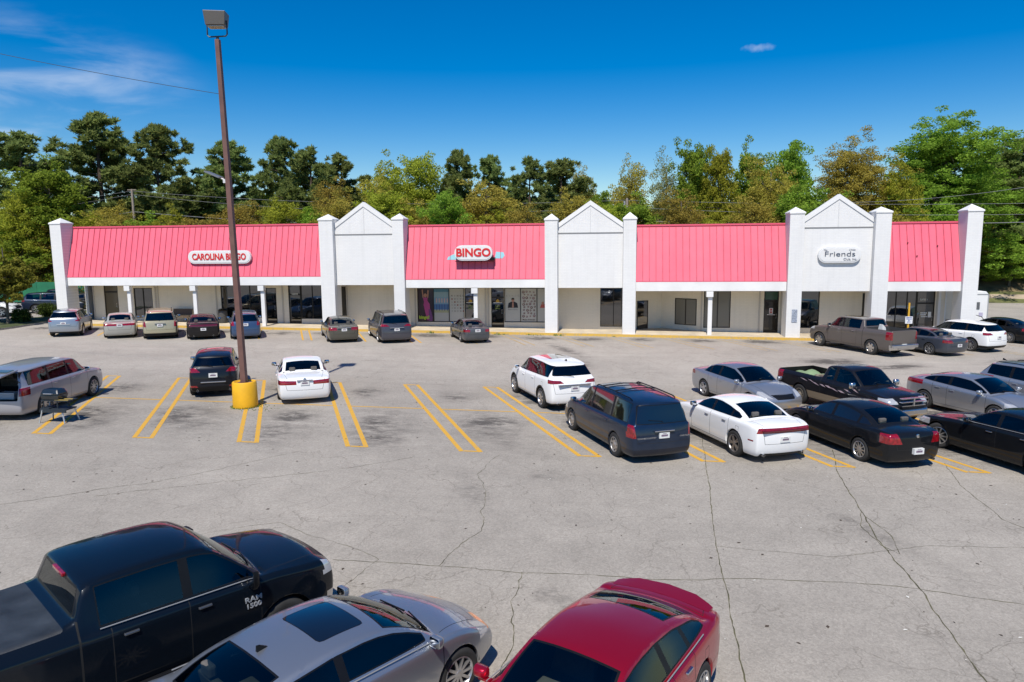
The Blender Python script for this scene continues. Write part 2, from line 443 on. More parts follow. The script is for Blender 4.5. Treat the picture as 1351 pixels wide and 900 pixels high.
    for sg in (1,-1):
        f=lambda c,nn,sg=sg: c.y*sg>hw*.6 and nn.y*sg>.4
        for s_ in ([fd,bz,rd] if S['doors']==4 else [fd,rd]):
            zt=belt(s_)+.01
            seam([(X(s_)-g/2,gc+.10),(X(s_)+g/2,gc+.10),(X(s_)+g/2,zt),(X(s_)-g/2,zt)],'side',f)
        seam([(X(rd),gc+.10),(X(fd),gc+.10),(X(fd),gc+.11),(X(rd),gc+.11)],'side',f)
        if pick: seam([(X(cabL)-.012,gc-.05),(X(cabL)+.012,gc-.05),(X(cabL)+.012,dz+.05),(X(cabL)-.012,dz+.05)],'side',f)
        # fuel door
        if sg==S.get('fuel',1) and not pick:
            fx=re-.12
            q=[(fx-.07,belt(L-.8)-.16),(fx+.07,belt(L-.8)-.16),(fx+.07,belt(L-.8)-.30),(fx-.07,belt(L-.8)-.30)]
            for a_,b_ in zip(q,q[1:]+q[:1]):
                dx,dz_=(b_[0]-a_[0]),(b_[1]-a_[1]); 
                if abs(dx)>abs(dz_): seam([(a_[0],a_[1]-.004),(b_[0],b_[1]-.004),(b_[0],b_[1]+.004),(a_[0],a_[1]+.004)],'side',f)
                else: seam([(a_[0]-.004,a_[1]),(a_[0]+.004,a_[1]),(b_[0]+.004,b_[1]),(b_[0]-.004,b_[1])],'side',f)
    # hood seams
    def ts(s,v): # plan point on top surface
        y=v*lerp(rail,s)*min(1,lerp(wid,s)+.02); return (X(inx(s,5))-lerp(bowt,s)*(y/hw)**2, y)
    ft=lambda c,nn: nn.z>.3 and c.z>.5
    for sg in (1,-1):
        a_=[ts(.16,.98*sg),ts(cs*.5,1.0*sg),ts(cs-.06,1.0*sg)]
        for p,q in zip(a_,a_[1:]): seam([(p[0],p[1]-.005),(q[0],q[1]-.005),(q[0],q[1]+.005),(p[0],p[1]+.005)],'top',ft)
    hs=[ts(.13,v) for v in (-.95,-.5,0,.5,.95)]
    for p,q in zip(hs,hs[1:]): seam([(p[0]-.005,p[1]),(q[0]-.005,q[1]),(q[0]+.005,q[1]),(p[0]+.005,p[1])],'top',ft)
    if ty=='sedan':
        for sg in (1,-1):
            p,q=ts(ds+.05,.98*sg),ts(L-.03,1.0*sg); seam([(p[0],p[1]-.005),(q[0],q[1]-.005),(q[0],q[1]+.005),(p[0],p[1]+.005)],'top',ft)
        hs=[ts(ds+.05,v) for v in (-.98,-.5,0,.5,.98)]
        for p,q in zip(hs,hs[1:]): seam([(p[0]-.005,p[1]),(q[0]-.005,q[1]),(q[0]+.005,q[1]),(p[0]+.005,p[1])],'top',ft)
    fe=lambda c,nn: nn.x<-.35 and c.x<-L/2+.75
    zb=S.get('bumpz',.56 if not suv else .62)
    w_=hw*.74
    def strip(p,q,view,f,t=.005):
        d=Vector((q[0]-p[0],q[1]-p[1])).normalized(); nn_=Vector((-d.y,d.x))*t
        seam([(p[0]+nn_.x,p[1]+nn_.y),(q[0]+nn_.x,q[1]+nn_.y),(q[0]-nn_.x,q[1]-nn_.y),(p[0]-nn_.x,p[1]-nn_.y)],view,f)
    if ty=='sedan':
        zt=S['tail']-.06
        strip((-w_*.86,zb),(w_*.86,zb),'end',fe); 
        for sg in (1,-1): strip((w_*.86*sg,zb),(w_*.98*sg,zt),'end',fe)
    elif suv and not S.get('open_rear'):
        strip((-w_*1.02,zb),(w_*1.02,zb),'end',fe)
        for sg in (1,-1):
            strip((w_*1.02*sg,zb),(hw*.85*sg,belt(L)),'end',fe); strip((hw*.85*sg,belt(L)),((hw-tm-.04)*sg,H-.1),'end',fe)
    elif pick:
        strip((-hw*.86,zb),(hw*.86,zb),'end',fe,.008)
        for sg in (1,-1): strip((hw*.86*sg,zb),(hw*.86*sg,dz-.01),'end',fe,.008)
    # cladding
    if S.get('clad'):
        zc=S['clad']
        cut(bm,lay,[(-L/2-.1,gc-.1),(L/2+.1,gc-.1),(L/2+.1,zc),(-L/2-.1,zc)],'side',lambda c,nn: True,-2)
        for cx in (fr,re):
            aa=ar+.055; pp=[(cx+aa*math.cos(t*math.pi/10),wr+aa*math.sin(t*math.pi/10)) for t in range(20)]
            for sg in (1,-1): cut(bm,lay,pp,'side',sidef(sg),-2)
    if S.get('twotone'):
        zc=S['twotone']
        cut(bm,lay,[(-L/2-.1,gc-.1),(L/2+.1,gc-.1),(L/2+.1,zc),(-L/2-.1,zc)],'side',lambda c,nn: True,-3)
    if S.get('chrome_bumper'):
        zc=S['chrome_bumper']
        if 'f' in S.get('cb','fr'): cut(bm,lay,[(L/2-.28,gc-.1),(L/2+.2,gc-.1),(L/2+.2,zc),(L/2-.28,zc)],'side',lambda c,nn: True,-4)
        cut(bm,lay,[(-L/2+.10,gc-.1),(-L/2-.2,gc-.1),(-L/2-.2,zc),(-L/2+.10,zc)],'side',lambda c,nn: True,-4)
    # black lower rear valance
    if S.get('valance'):
        cut(bm,lay,[(-hw*.8,gc-.1),(hw*.8,gc-.1),(hw*.74,gc+.09),(-hw*.74,gc+.09)],'end',fe,-2)
    # --- windshield
    pid=10
    vv=(-.93,-.6,-.2,.2,.6,.93)
    poly=[ts(cs+.06,v) for v in vv]+[ts(r1-.03,v) for v in reversed([a*.985 for a in vv])]
    glass(poly,'top',lambda c,nn: nn.z>.2 and c.z>cz-.1,pid,.03); parts[pid]=('windshield',S.get('wglass',S['glass']),0,None)
    # --- rear window
    pid=11
    if ty=='sedan':
        vv=S.get('rv',(-.86,-.5,0,.5,.86))
        poly=[ts(r2+.06,v*.98) for v in vv]+[ts(ds-.09,v) for v in reversed(vv)]
        glass(poly,'top',lambda c,nn: nn.z>.2 and c.z>dz-.1,pid,.025); parts[pid]=('rear_window',S.get('rglass',S['glass']),0,None)
    elif suv and not S.get('open_rear'):
        zt_=H-.15; zl=belt(L)+S.get('rwin',.05)
        wt=(hw-tm)*.90; wl=hw*.80
        glass(rnd([(-wt,zt_),(wt,zt_),(wl,zl),(-wl,zl)],.05),'end',lambda c,nn: nn.x<-.2 and c.x<-L/2+.9,pid,.02); parts[pid]=('rear_window',S.get('rglass',S['glass']),0,None)
    elif pick:
        wt=(hw-tm)*.86; wl=hw*.74; xc=X(r2+.05)
        glass(rnd([(-wt,H-.13),(wt,H-.13),(wl,dz+.06),(-wl,dz+.06)],.05),'end',lambda c,nn: nn.x<-.3 and abs(c.x-xc)<.25,pid,.03); parts[pid]=('rear_window',S['glass'],0,None)
    # --- side windows
    rz=lambda s: tp(s)-S['crown']
    pw=S.get('pw',.055)
    ends=S.get('wins')
    if not ends:
        if suv: ends=[(cs,bz-pw),(bz+pw*.6,rd-.02),(rd+.07,L-.42)]
        elif pick: ends=[(cs,bz-pw),(bz+pw*.7,r2-.13)] if S['doors']==4 else [(cs,rd-.06),(rd+.06,r2-.10)]
        elif S['doors']==4: ends=[(cs,bz-pw),(bz+pw*.6,rd-.03),(rd+.03,ds)]
        else: ends=[(cs,rd-.08),(rd+.03,ds)]
    tmg=S.get('tmg',.045); bmg=S.get('bmg',.045)
    if S.get('bpil',True) and len(ends)>1:
        for (a0_,a1_),(b0_,b1_) in zip(ends,ends[1:]):
            sa,sb=a1_-.10,b0_+.10
            q_=[(X(inx(s_,4)),belt(s_)+bmg) for s_ in (sa,(sa+sb)/2,sb)]+[(X(inx(s_,4)),rz(s_)-tmg) for s_ in (sb,(sa+sb)/2,sa)]
            if q_[3][1]<q_[2][1]+.05: continue
            for sg in (1,-1): cut(bm,lay,q_,'side',lambda c,nn,sg=sg: c.y*sg>hw*.4 and nn.y*sg>.2 and c.z>.7,-2)
    for (a_,b_) in ends:
        ss=[a_+(b_-a_)*t/14 for t in range(15)]
        lo=[];up=[]
        for s_ in ss:
            zb_=belt(s_)+bmg; zt_=rz(s_)-tmg
            if S.get('droop') and s_>r2-.3: zt_-=S['droop']*(s_-r2+.3)
            if zt_>zb_+.03: lo.append((X(inx(s_,4)),zb_)); up.append((X(inx(s_,4)),zt_))
        if len(lo)<2: continue
        # simplify
        up=[up[0]]+[u for i_,u in enumerate(up[1:-1]) if i_%2==1]+[up[-1]]
        poly=[lo[0],lo[-1]]+up[::-1]
        if b_<ends[-1][1]-.01 or suv or pick: poly=rnd(poly,.02)
        for sg in (1,-1):
            pid=len(parts)+10
            while pid in parts: pid+=1
            glass(poly,'side',lambda c,nn,sg=sg: c.y*sg>hw*.4 and nn.y*sg>.2 and c.z>.7,pid,.016)
            parts[pid]=('side_window',S.get('sglass',S['glass']) if a_<bz else S.get('sglass2',S.get('sglass',S['glass'])),0,None)
    # --- sunroof
    if S.get('sunroof'):
        a_,b_,vw=S['sunroof']; pid=60
        glass(rnd([ts(a_,-vw),ts(a_,vw),ts(b_,vw),ts(b_,-vw)],.07),'top',lambda c,nn: nn.z>.7 and c.z>H-.2,pid,.012); parts[pid]=('sunroof',GLASST,0,None)
    # --- lights
    k_=40
    for (poly,view,dep,m_,nm) in S.get('lights',[]):
        both=(1,-1) if nm[0]!='*' else (1,)
        for sg in both:
            pid=k_; k_+=1
            if view=='end':
                q=[(y*sg,z) for y,z in poly]
                f=(lambda c,nn,dep=dep: c.x<-L/2+dep and (nn.x<.25)) 
            elif view=='front':
                q=[(y*sg,z) for y,z in poly]
                f=(lambda c,nn,dep=dep: c.x>L/2-dep and (nn.x>-.25))
            else:
                q=[(X(a),z) for a,z in poly]
                f=(lambda c,nn,sg=sg: c.y*sg>hw*.3 and nn.y*sg>.0)
            cut(bm,lay,q,'end' if view in('end','front') else 'side',f,pid); parts[pid]=(nm.strip('*'),m_,0,None)
    # openings: bed / tonneau
    if pick:
        bx0,bx1=X(r2+.24),-L/2+.07; by=hw-.13
        pid=70; cut(bm,lay,rnd([(bx0,-by),(bx0,by),(bx1,by),(bx1,-by)],.03),'top',lambda c,nn: nn.z>.6 and c.z>dz-.1 ,pid)
        if S.get('cover'): parts[pid]=('bed_cover',S['cover'],0,'black vinyl bed cover with pale scuffs')
        else:
            sh.drop(70)
    if S.get('open_rear'):
        pid=71
        cut(bm,lay,rnd([(-hw*.78,zb+.03),(hw*.78,zb+.03),(hw*.80,belt(L)),((hw-tm)*.90,H-.13),(-(hw-tm)*.90,H-.13),(-hw*.80,belt(L))],.04),'end',lambda c,nn: nn.x<-.2 and c.x<-L/2+.6,pid)
        sh.drop(71)
    # --- wheel arches
    for cx in (fr,re):
        pp=[(cx+ar*math.cos(t*math.pi/14),wr+ar*math.sin(t*math.pi/14)) for t in range(28)]
        for sg in (1,-1):
            cut(bm,lay,pp,'side',sidef(sg,-1,.55),-99)
            cut(bm,lay,[(cx-ar*.97,sg*hw*.62),(cx+ar*.97,sg*hw*.62),(cx+ar*.97,sg*hw*1.1),(cx-ar*.97,sg*hw*1.1)],'top',lambda c,nn: nn.z<-.3 and c.z<wr+.05,-99)
    sh.drop(-99)
    bm,lay=sh.bm(lambda p:p<10)
    for cx in (fr,re):
        for sg in (1,-1):
            be=[e for e in bm.edges if e.is_boundary and all(abs(math.hypot(v.co.x-cx,v.co.z-wr)-ar)<.012 and v.co.y*sg>hw*.6 for v in e.verts)]
            if be:
                r=bmesh.ops.extrude_edge_only(bm,edges=be)
                for v in r['geom']:
                    if isinstance(v,bmesh.types.BMVert): v.co.y-=sg*.07
    mi={-1:1,-2:2,-3:3,-4:4}
    for f in bm.faces:
        f.material_index=mi.get(f[lay],0); f.smooth=True
    root=thing(name,label,cat,(0,0,0),0,group)
    # --- extract parts
    def extract(pid,nm,m_,rim,lab):
        nb,_l=sh.bm(lambda p:p==pid)
        if not nb.faces: nb.free(); return None
        if rim:
            r=bmesh.ops.inset_region(nb,faces=list(nb.faces),thickness=rim,depth=-.004,use_boundary=True,use_even_offset=False)
            for f in r['faces']: f.material_index=1; f.smooth=True
        me=bpy.data.meshes.new(nm); nb.to_mesh(me); nb.free()
        mm=m_() if callable(m_) else m_
        me.materials.append(mm); me.materials.append(mat('window_seal',(.01,.01,.01),.45) if rim>.009 else mm)
        ob=link(nm,me,root)
        if lab: ob['label']=lab
        return ob
    for pid,(nm,m_,rim,lab) in parts.items(): extract(pid,nm,m_,rim,lab)
    bme=bpy.data.meshes.new('body'); bm.to_mesh(bme); bm.free()
    for m_ in (S['paint'],GAP(),BLACK(),S.get('tone2',BLACK()),CHROME()): bme.materials.append(m_)
    body=link('body',bme,root)
    # wheel wells
    ww=MB()
    for cx in (fr,re):
        for sg in (1,-1):
            N_=14; prev=None
            for t in range(N_+1):
                a=math.pi*t/N_-.0; c=(cx+(ar+.012)*math.cos(a),wr+(ar+.012)*math.sin(a))
                if prev: ww.quad([(prev[0],sg*(hw-.05),prev[1]),(c[0],sg*(hw-.05),c[1]),(c[0],sg*(hw-.42),c[1]),(prev[0],sg*(hw-.42),prev[1])])
                prev=c
            ww.quad([(cx-ar-.01,sg*(hw-.42),wr-.15),(cx+ar+.01,sg*(hw-.42),wr-.15),(cx+ar+.01,sg*(hw-.42),wr+ar*.98),(cx-ar-.01,sg*(hw-.42),wr+ar*.98)])
    ww.box(re-.2,fr+.1,-hw*.5,hw*.5,gc-.02,gc+.05)
    ww.build('wheel_housing',mat('underbody',(.01,.01,.01),.9),root)
    # wheels
    tyre,rim,tw=wheel_meshes(wr,S['wheel'])
    for cx in (fr,re):
        for sg in (1,-1):
            w=link('wheel',tyre,root,(cx,sg*(hw-tw/2-.012),wr),(0,0,0 if sg>0 else math.pi))
            if cx==fr and S.get('steer'): w.rotation_euler.z+=R(S['steer'])
            link('rim',rim,w)
    # cabin: dashboard, seats, steering wheel
    tr=mat('cabin_trim',(.030,.030,.031),.8,noise=.2); sf=S.get('seatmat') or mat('seat_cloth',(.11,.10,.09),.9,noise=.2)
    wi=hw-.14
    q=MB(); q.hexa([(X(cs+.02),-wi,.55),(X(cs+.55),-wi,.55),(X(cs+.55),wi,.55),(X(cs+.02),wi,.55),(X(cs-.0),-wi,belt(cs)-.08),(X(cs+.50),-wi,belt(cs)-.04),(X(cs+.50),wi,belt(cs)-.04),(X(cs-.0),wi,belt(cs)-.08)])
    q.build('dashboard',tr,root,bevel=.04)
    q=MB(); q.box(X(S['L']-.9) if not pick else X(r2-.05),X(cs+.3),-wi,wi,gc+.06,gc+.14); q.build('cabin_floor',tr,root)
    def seat(xc,y0,y1,n_):
        q=MB(); q.box(xc-.22,xc+.28,y0,y1,gc+.15,gc+.40)
        zt=belt(L/2)+.10
        q.hexa([(xc-.30,y0,gc+.35),(xc-.16,y0,gc+.35),(xc-.16,y1,gc+.35),(xc-.30,y1,gc+.35),(xc-.46,y0+.04,zt),(xc-.36,y0+.04,zt),(xc-.36,y1-.04,zt),(xc-.46,y1-.04,zt)])
        for i_ in range(n_):
            c_=y0+(y1-y0)*(i_+.5)/n_; q.box(xc-.48,xc-.38,c_-.11,c_+.11,zt+.02,zt+.17)
        q.build('seat',sf,root,bevel=.03)
    xf=X(cs+1.22)
    seat(xf,.10,wi-.06,1); seat(xf,-wi+.06,-.10,1)
    if not(pick and S['doors']==2): seat(max(xf-.95,X(r2-.62)) if pick else xf-.92,-wi+.05,wi-.05,2)
    q=MB(); cx_,cy_,cz_=X(cs+.62),(wi+.04)/2,belt(cs)-.06; ring=[]
    for i_ in range(17):
        t_=2*math.pi*i_/16; ring.append((cx_+.07*math.sin(t_),cy_+.18*math.cos(t_),cz_+.16*math.sin(t_)))
    q.tube(ring,.014,6,cap=False); q.tube([(cx_,cy_-.17,cz_),(cx_,cy_+.17,cz_)],.012,5); q.tube([(cx_+.25,cy_,cz_-.06),(cx_,cy_,cz_)],.03,6); q.build('steering_wheel',BLACK(),root)
    # mirrors
    mm=S.get('mirror',S['paint'])
    ms=cs+S.get('ms',.30); mz=belt(ms)+.09
    for sg in (1,-1):
        q=MB(); my=sg*(hw-.02)
        q.box(X(ms)-.035,X(ms)+.035,min(my-sg*.07,my+sg*.09),max(my-sg*.07,my+sg*.09),mz-.085,mz-.055)
        a=.10 if not pick else .12; b=.065 if not pick else S.get('mh',.10)
        ring=[]
        for dx,sc_ in ((-.045,.93),(-.04,1.),(.01,.98),(.05,.8),(.07,.4)):
            ring.append([(X(ms)+dx,my+sg*.075+a*sc_*.95*cx_,mz+b*sc_*cz_) for cx_,cz_ in ((1,.6),(.8,1),(-.8,1),(-1,.6),(-1,-.6),(-.8,-1),(.8,-1),(1,-.6))])
        for r0_,r1_ in zip(ring,ring[1:]):
            for t in range(8): q.quad([r0_[t],r0_[(t+1)%8],r1_[(t+1)%8],r1_[t]])
        q.quad(ring[-1]); q.quad(ring[0][::-1],1)
        q.build('mirror',[mm,mat('mirror_glass',(.5,.52,.55),.05,1)],root,smooth=True,ang=50)
    # handles
    hm=S.get('handle') or S['paint']
    hs_=[bz-.20]+([rd-.22] if S['doors']==4 else []) if S['doors']==4 else [rd-.22]
    for s_ in hs_:
        z=belt(s_)-.115
        for sg in (1,-1):
            q=MB(); y0=hw*.988
            q.hexa([(X(s_)-.10,sg*(y0-.03),z-.016),(X(s_)+.09,sg*(y0-.03),z-.016),(X(s_)+.08,sg*(y0+.022),z-.012),(X(s_)-.09,sg*(y0+.022),z-.012),
                    (X(s_)-.10,sg*(y0-.03),z+.016),(X(s_)+.09,sg*(y0-.03),z+.016),(X(s_)+.08,sg*(y0+.022),z+.012),(X(s_)-.09,sg*(y0+.022),z+.012)])
            q.build('door_handle',hm,root,bevel=.006)
    # belt chrome
    if S.get('belt_chrome'):
        a_,b_=ends[0][0],ends[-1][1]
        for sg in (1,-1):
            q=MB(); pts=[]
            for t in range(13):
                s_=a_+(b_-a_)*t/12
                if rz(s_)-tmg<belt(s_)+bmg+.03: continue
                pts.append((X(inx(s_,4)),sg*(hw*lerp(wid,s_)-.060),belt(s_)+bmg-.012))
            q.tube(pts,.008,6); q.build('window_trim',mat('trim_satin',(.30,.30,.30),.45,.3),root,smooth=True)
    # plate
    pz=S.get('plate',.80 if ty=='sedan' else .86); px=-L/2+S.get('pin',.035 if ty=='sedan' else .045)
    if pz:
        q=MB(); q.box(px-.035,px+.05,-.155,.155,pz-.078,pz+.078,0); q.box(px-.037,px-.036,-.10,.10,pz-.028,pz+.026,1); q.box(px-.037,px-.036,-.06,.06,pz+.045,pz+.06,1)
        q.build('license_plate',[mat('plate_white',(.68,.68,.66),.4),mat('plate_mark',(.22,.16,.22),.5,noise=.9,nscale=70)],root)
    if S.get('plate_bar'):
        z_,w2,m_=S['plate_bar']; q=MB(); q.box(px-.05,px+.06,-w2,w2,z_-.018,z_+.018); q.build('trim_bar',m_(),root,bevel=.008)
    if S.get('badge'):
        z_,x_=S['badge']; q=MB(); q.lathe([(.001,-.012),(.035,-.012),(.052,-.006),(.055,.02)],14,'x',(-L/2+x_,0,z_)); q.build('emblem',CHROME(),root,smooth=True)
    if S.get('ltext'):
        for t_,y_,z_,x_ in S['ltext']:
            me_=text_mesh(t_,.055,.001,.003,1.2); me_.materials.append(CHROME())
            o_=link('lettering',me_,root,(-L/2+x_,y_,z_),(R(90),0,R(-90)))
    # brake light
    if ty=='sedan': pass
    # exhaust
    for y_ in S.get('exh',[]):
        q=MB(); q.lathe([(.030,-.10),(.038,-.10),(.038,.12)],12,'x',(-L/2+.17,y_,gc+.05)); q.build('exhaust_tip',CHROME(),root,smooth=True)
    # wipers
    q=MB()
    for y0_,y1_ in ((.45,-.12),(-.12,-.62)):
        p0=P_at(ts,tp,S,cs+.03,y0_,hw,rail,X); p1=P_at(ts,tp,S,cs+.10,y1_,hw,rail,X)
        q.tube([p0,p1],.011,5)
    q.build('wiper',BLACK(),root)
    if suv and not S.get('open_rear') and S.get('rwiper',1):
        xr=-L/2+.13; q=MB(); z_=belt(L)+.09; q.tube([(xr-.015,0,z_-.03),(xr+.0,.05,z_),(xr+.03,.42,z_+.04)],.010,5); q.build('rear_wiper',BLACK(),root)
    if S.get('rails'):
        for sg in (1,-1):
            q=MB(); y_=sg*(hw-tm-.09); a_,b_=r1+.25,L-.65; zr=H-S['crown']
            n_=8; pts=[(X(a_),y_,zr-.01)]+[(X(a_+.12+(b_-a_-.24)*t/n_),y_,tp(a_+.12+(b_-a_-.24)*t/n_)-.022) for t in range(n_+1)]+[(X(b_),y_,zr-.01)]
            q.tube(pts,.018,6); q.build('roof_rail',S['rails'](),root,smooth=True)
        if S.get('xbars'):
            for s_ in S['xbars']:
                q=MB(); q.tube([(X(s_),-(hw-tm-.09),tp(s_)-.015),(X(s_),0,tp(s_)+.03),(X(s_),hw-tm-.09,tp(s_)-.015)],.018,6); q.build('cross_bar',BLACK(),root)
    if S.get('fin'+'_') :
        s_=S['fin_']; z_=tp(s_); q=MB(); q.hexa([(X(s_)-.07,-.02,z_-.02),(X(s_)+.09,-.02,z_-.02),(X(s_)+.09,.02,z_-.02),(X(s_)-.07,.02,z_-.02),(X(s_)-.07,-.006,z_+.055),(X(s_)-.03,-.006,z_+.05),(X(s_)-.03,.006,z_+.05),(X(s_)-.07,.006,z_+.055)])
        q.build('antenna',BLACK(),root)
    if S.get('spoiler'):
        s0,s1,h_,y_=S['spoiler']; q=MB(); zt=tp(s0)
        cols=[-1,-.9,-.6,0,.6,.9,1]
        rows=[]
        for v in cols:
            e=1-abs(v)**4*.8
            def sz(s_,v_): return tp(s_)-S['hoodcr']*(v_*y_/max(.3,lerp(rail,s_)))**2
            sa=s0+.05+.02*v*v; sb=s1-.16*v*v
            x0,x1=X(sa)-lerp(bowt,sa)*(y_*v/hw)**2,X(sb)-lerp(bowt,sb)*(y_*v/hw)**2*.5
            z0=sz(sa,v)-.004; z1=sz(sb,v)+h_*e
            rows.append([(x0,y_*v,z0),((x0+x1)/2,y_*v,z0+(z1-z0)*.40+.004),(x1,y_*v,z1),(x1+.01,y_*v,z1-.025),(x0-.05,y_*v,z0-.05)])
        for a_,b_ in zip(rows,rows[1:]):
            for t in range(5): q.quad([a_[t],a_[(t+1)%5],b_[(t+1)%5],b_[t]])
        q.quad(rows[0]); q.quad(rows[-1][::-1])
        q.build('spoiler',S['paint'],root,smooth=True,ang=45)
    if pick and not S.get('cover'):
        q=MB(); zf=.62 if H>1.8 else .55
        q.quad([(bx0,-by,zf),(bx1,-by,zf),(bx1,by,zf),(bx0,by,zf)])
        for i_ in range(7):
            yy=-by*.85+by*1.7*i_/6; q.box(bx1+.02,bx0-.02,yy-.03,yy+.03,zf,zf+.02)
        q.quad([(bx0,-by,zf),(bx0,by,zf),(bx0,by,dz),(bx0,-by,dz)]); q.quad([(bx1,-by,zf),(bx1,by,zf),(bx1,by,dz),(bx1,-by,dz)])
        for sg in (1,-1): q.quad([(bx0,by*sg,zf),(bx1,by*sg,zf),(bx1,by*sg,dz),(bx0,by*sg,dz)])
        q.build('truck_bed',S.get('bedmat') or BLACK(),root)
    if S.get('extra'): S['extra'](root,S,X,hw,belt,tp,fr,re)
    # --- placing
    cor={'RL':(re,hw-.03),'RR':(re,-hw+.03),'FL':(fr,hw-.03),'FR':(fr,-hw+.03),'CFR':(L/2-.16,-hw*.86),'CRL':(-L/2+.12,hw*.86),'CFL':(L/2-.16,hw*.86),'CRR':(-L/2+.12,-hw*.86)}[ref]
    a=math.pi/2+R(head)   # heading in degrees left of +Y
    c_,s_=math.cos(a),math.sin(a)
    x=pos[0]-(c_*cor[0]-s_*cor[1]); y=pos[1]-(s_*cor[0]+c_*cor[1])
    root.location=(x,y,gz(x)+.004); 
    # follow the slight fall of the lot
    root.rotation_euler=(0,0,a)
    root.rotation_euler=(Matrix.Rotation(math.atan(SL),3,'Y')@Matrix.Rotation(a,3,'Z')).to_euler()
    return root
def P_at(ts,tp,S,s,y,hw,rail,X):
    v=y/lerp(rail,s); x,yy=ts(s,v); cr=S['crown']
    return (x,yy,tp(s)-cr*v*v+.012)
# ------------------------------------------------------------------ ground, kerb, markings
def asphalt():
    m,nt,p=_nt('asphalt'); L_=nt.links.new
    tc=N(nt,'ShaderNodeTexCoord'); at=N(nt,'ShaderNodeAttribute',attribute_name='stain')
    def noise(sc_,det=4,rough=.6,vec=None,scale=None,dist=0):
        n=N(nt,'ShaderNodeTexNoise'); n.inputs['Scale'].default_value=sc_; n.inputs['Detail'].default_value=det; n.inputs['Roughness'].default_value=rough; n.inputs['Distortion'].default_value=dist
        if scale:
            mp=N(nt,'ShaderNodeMapping'); mp.inputs['Scale'].default_value=scale; L_(tc.outputs['Object'],mp.inputs[0]); L_(mp.outputs[0],n.inputs['Vector'])
        else: L_(tc.outputs['Object'],n.inputs['Vector'])
        return n.outputs['Fac']
    def mr(x,a,b,c,d,sm=False):
        r=N(nt,'ShaderNodeMapRange'); 
        if sm: r.interpolation_type='SMOOTHSTEP'
        for i,v in enumerate((a,b,c,d)): r.inputs[i+1].default_value=v
        L_(x,r.inputs[0]); return r.outputs[0]
    def mul(a,b):
        q=N(nt,'ShaderNodeMath',operation='MULTIPLY'); L_(a,q.inputs[0])
        if isinstance(b,(int,float)): q.inputs[1].default_value=b
        else: L_(b,q.inputs[1])
        return q.outputs[0]
    big=mr(noise(.16,5),.3,.7,.86,1.10)
    mid=mr(noise(1.3,6,.7),.3,.7,.93,1.06)
    strk=mr(noise(.5,5,.65,scale=(.25,2.2,1)),.3,.7,.94,1.05)
    fine=mr(noise(38,3,.8),.25,.75,.78,1.2)
    vor=N(nt,'ShaderNodeTexVoronoi',feature='F1'); vor.inputs['Scale'].default_value=26; L_(tc.outputs['Object'],vor.inputs['Vector'])
    peb=mr(vor.outputs['Color'],0,1,.86,1.14)
    sx=N(nt,'ShaderNodeSeparateXYZ'); L_(tc.outputs['Object'],sx.inputs[0])
    aisle=mr(sx.outputs[1],28,33,1,1.13,True); aisle2=mr(sx.outputs[1],39,42,1,.95,True)
    v=mul(mul(mul(mul(big,mid),mul(strk,fine)),peb),mul(aisle,aisle2))
    # cracks: distorted cells, masked so that they fade in and out
    def cracks(scale,width,ma,mb,seed,dist=.35):
        nn=N(nt,'ShaderNodeTexNoise'); nn.inputs['Scale'].default_value=1.1; nn.inputs['Detail'].default_value=6; L_(tc.outputs['Object'],nn.inputs['Vector'])
        sb=N(nt,'ShaderNodeVectorMath',operation='SUBTRACT'); sb.inputs[1].default_value=(.5,.5,.5); L_(nn.outputs['Color'],sb.inputs[0])
        s2=N(nt,'ShaderNodeVectorMath',operation='SCALE'); s2.inputs['Scale'].default_value=dist*4; L_(sb.outputs[0],s2.inputs[0])
        ad=N(nt,'ShaderNodeVectorMath',operation='ADD'); L_(tc.outputs['Object'],ad.inputs[0]); L_(s2.outputs[0],ad.inputs[1])
        a2=N(nt,'ShaderNodeVectorMath',operation='MULTIPLY_ADD'); a2.inputs[1].default_value=(1,.72,0); a2.inputs[2].default_value=(seed,seed*.7,0); L_(ad.outputs[0],a2.inputs[0])
        vo=N(nt,'ShaderNodeTexVoronoi',feature='DISTANCE_TO_EDGE'); vo.voronoi_dimensions='2D'; vo.inputs['Scale'].default_value=scale; L_(a2.outputs[0],vo.inputs['Vector'])
        c=mr(vo.outputs['Distance'],0,width*scale,1,0)
        return mul(c,mr(noise(.22,3),ma,mb,0,1,True))
    c1=cracks(.27,.022,.36,.56,3.1,.5); c2=cracks(.62,.014,.34,.54,7.7,.35)
    c3=cracks(1.25,.008,.34,.56,13.3,.22); mxa=N(nt,'ShaderNodeMath',operation='MAXIMUM'); L_(mul(c2,.85),mxa.inputs[0]); L_(mul(c3,.55),mxa.inputs[1])
    mxc=N(nt,'ShaderNodeMath',operation='MAXIMUM'); L_(c1,mxc.inputs[0]); L_(mxa.outputs[0],mxc.inputs[1])
    # oil and tyre stains, broken up by noise
    st=mul(at.outputs['Fac'],mul(mr(noise(1.3,7,.80,scale=(.8,1.5,1)),.38,.54,.0,1.9),mr(noise(5,4,.7,scale=(.6,1.5,1)),.3,.6,.25,1.1)))
    cl=N(nt,'ShaderNodeMath',operation='MINIMUM'); L_(st,cl.inputs[0]); cl.inputs[1].default_value=.80
    base=N(nt,'ShaderNodeMix',data_type='RGBA',blend_type='MULTIPLY'); base.inputs[0].default_value=1; base.inputs[6].default_value=(.340,.307,.262,1); L_(v,base.inputs[7])
    m1=N(nt,'ShaderNodeMix',data_type='RGBA'); L_(cl.outputs[0],m1.inputs[0]); L_(base.outputs[2],m1.inputs[6]); m1.inputs[7].default_value=(.045,.040,.036,1)
    m2=N(nt,'ShaderNodeMix',data_type='RGBA'); L_(mul(mxc.outputs[0],.48),m2.inputs[0]); L_(m1.outputs[2],m2.inputs[6]); m2.inputs[7].default_value=(.085,.070,.050,1)
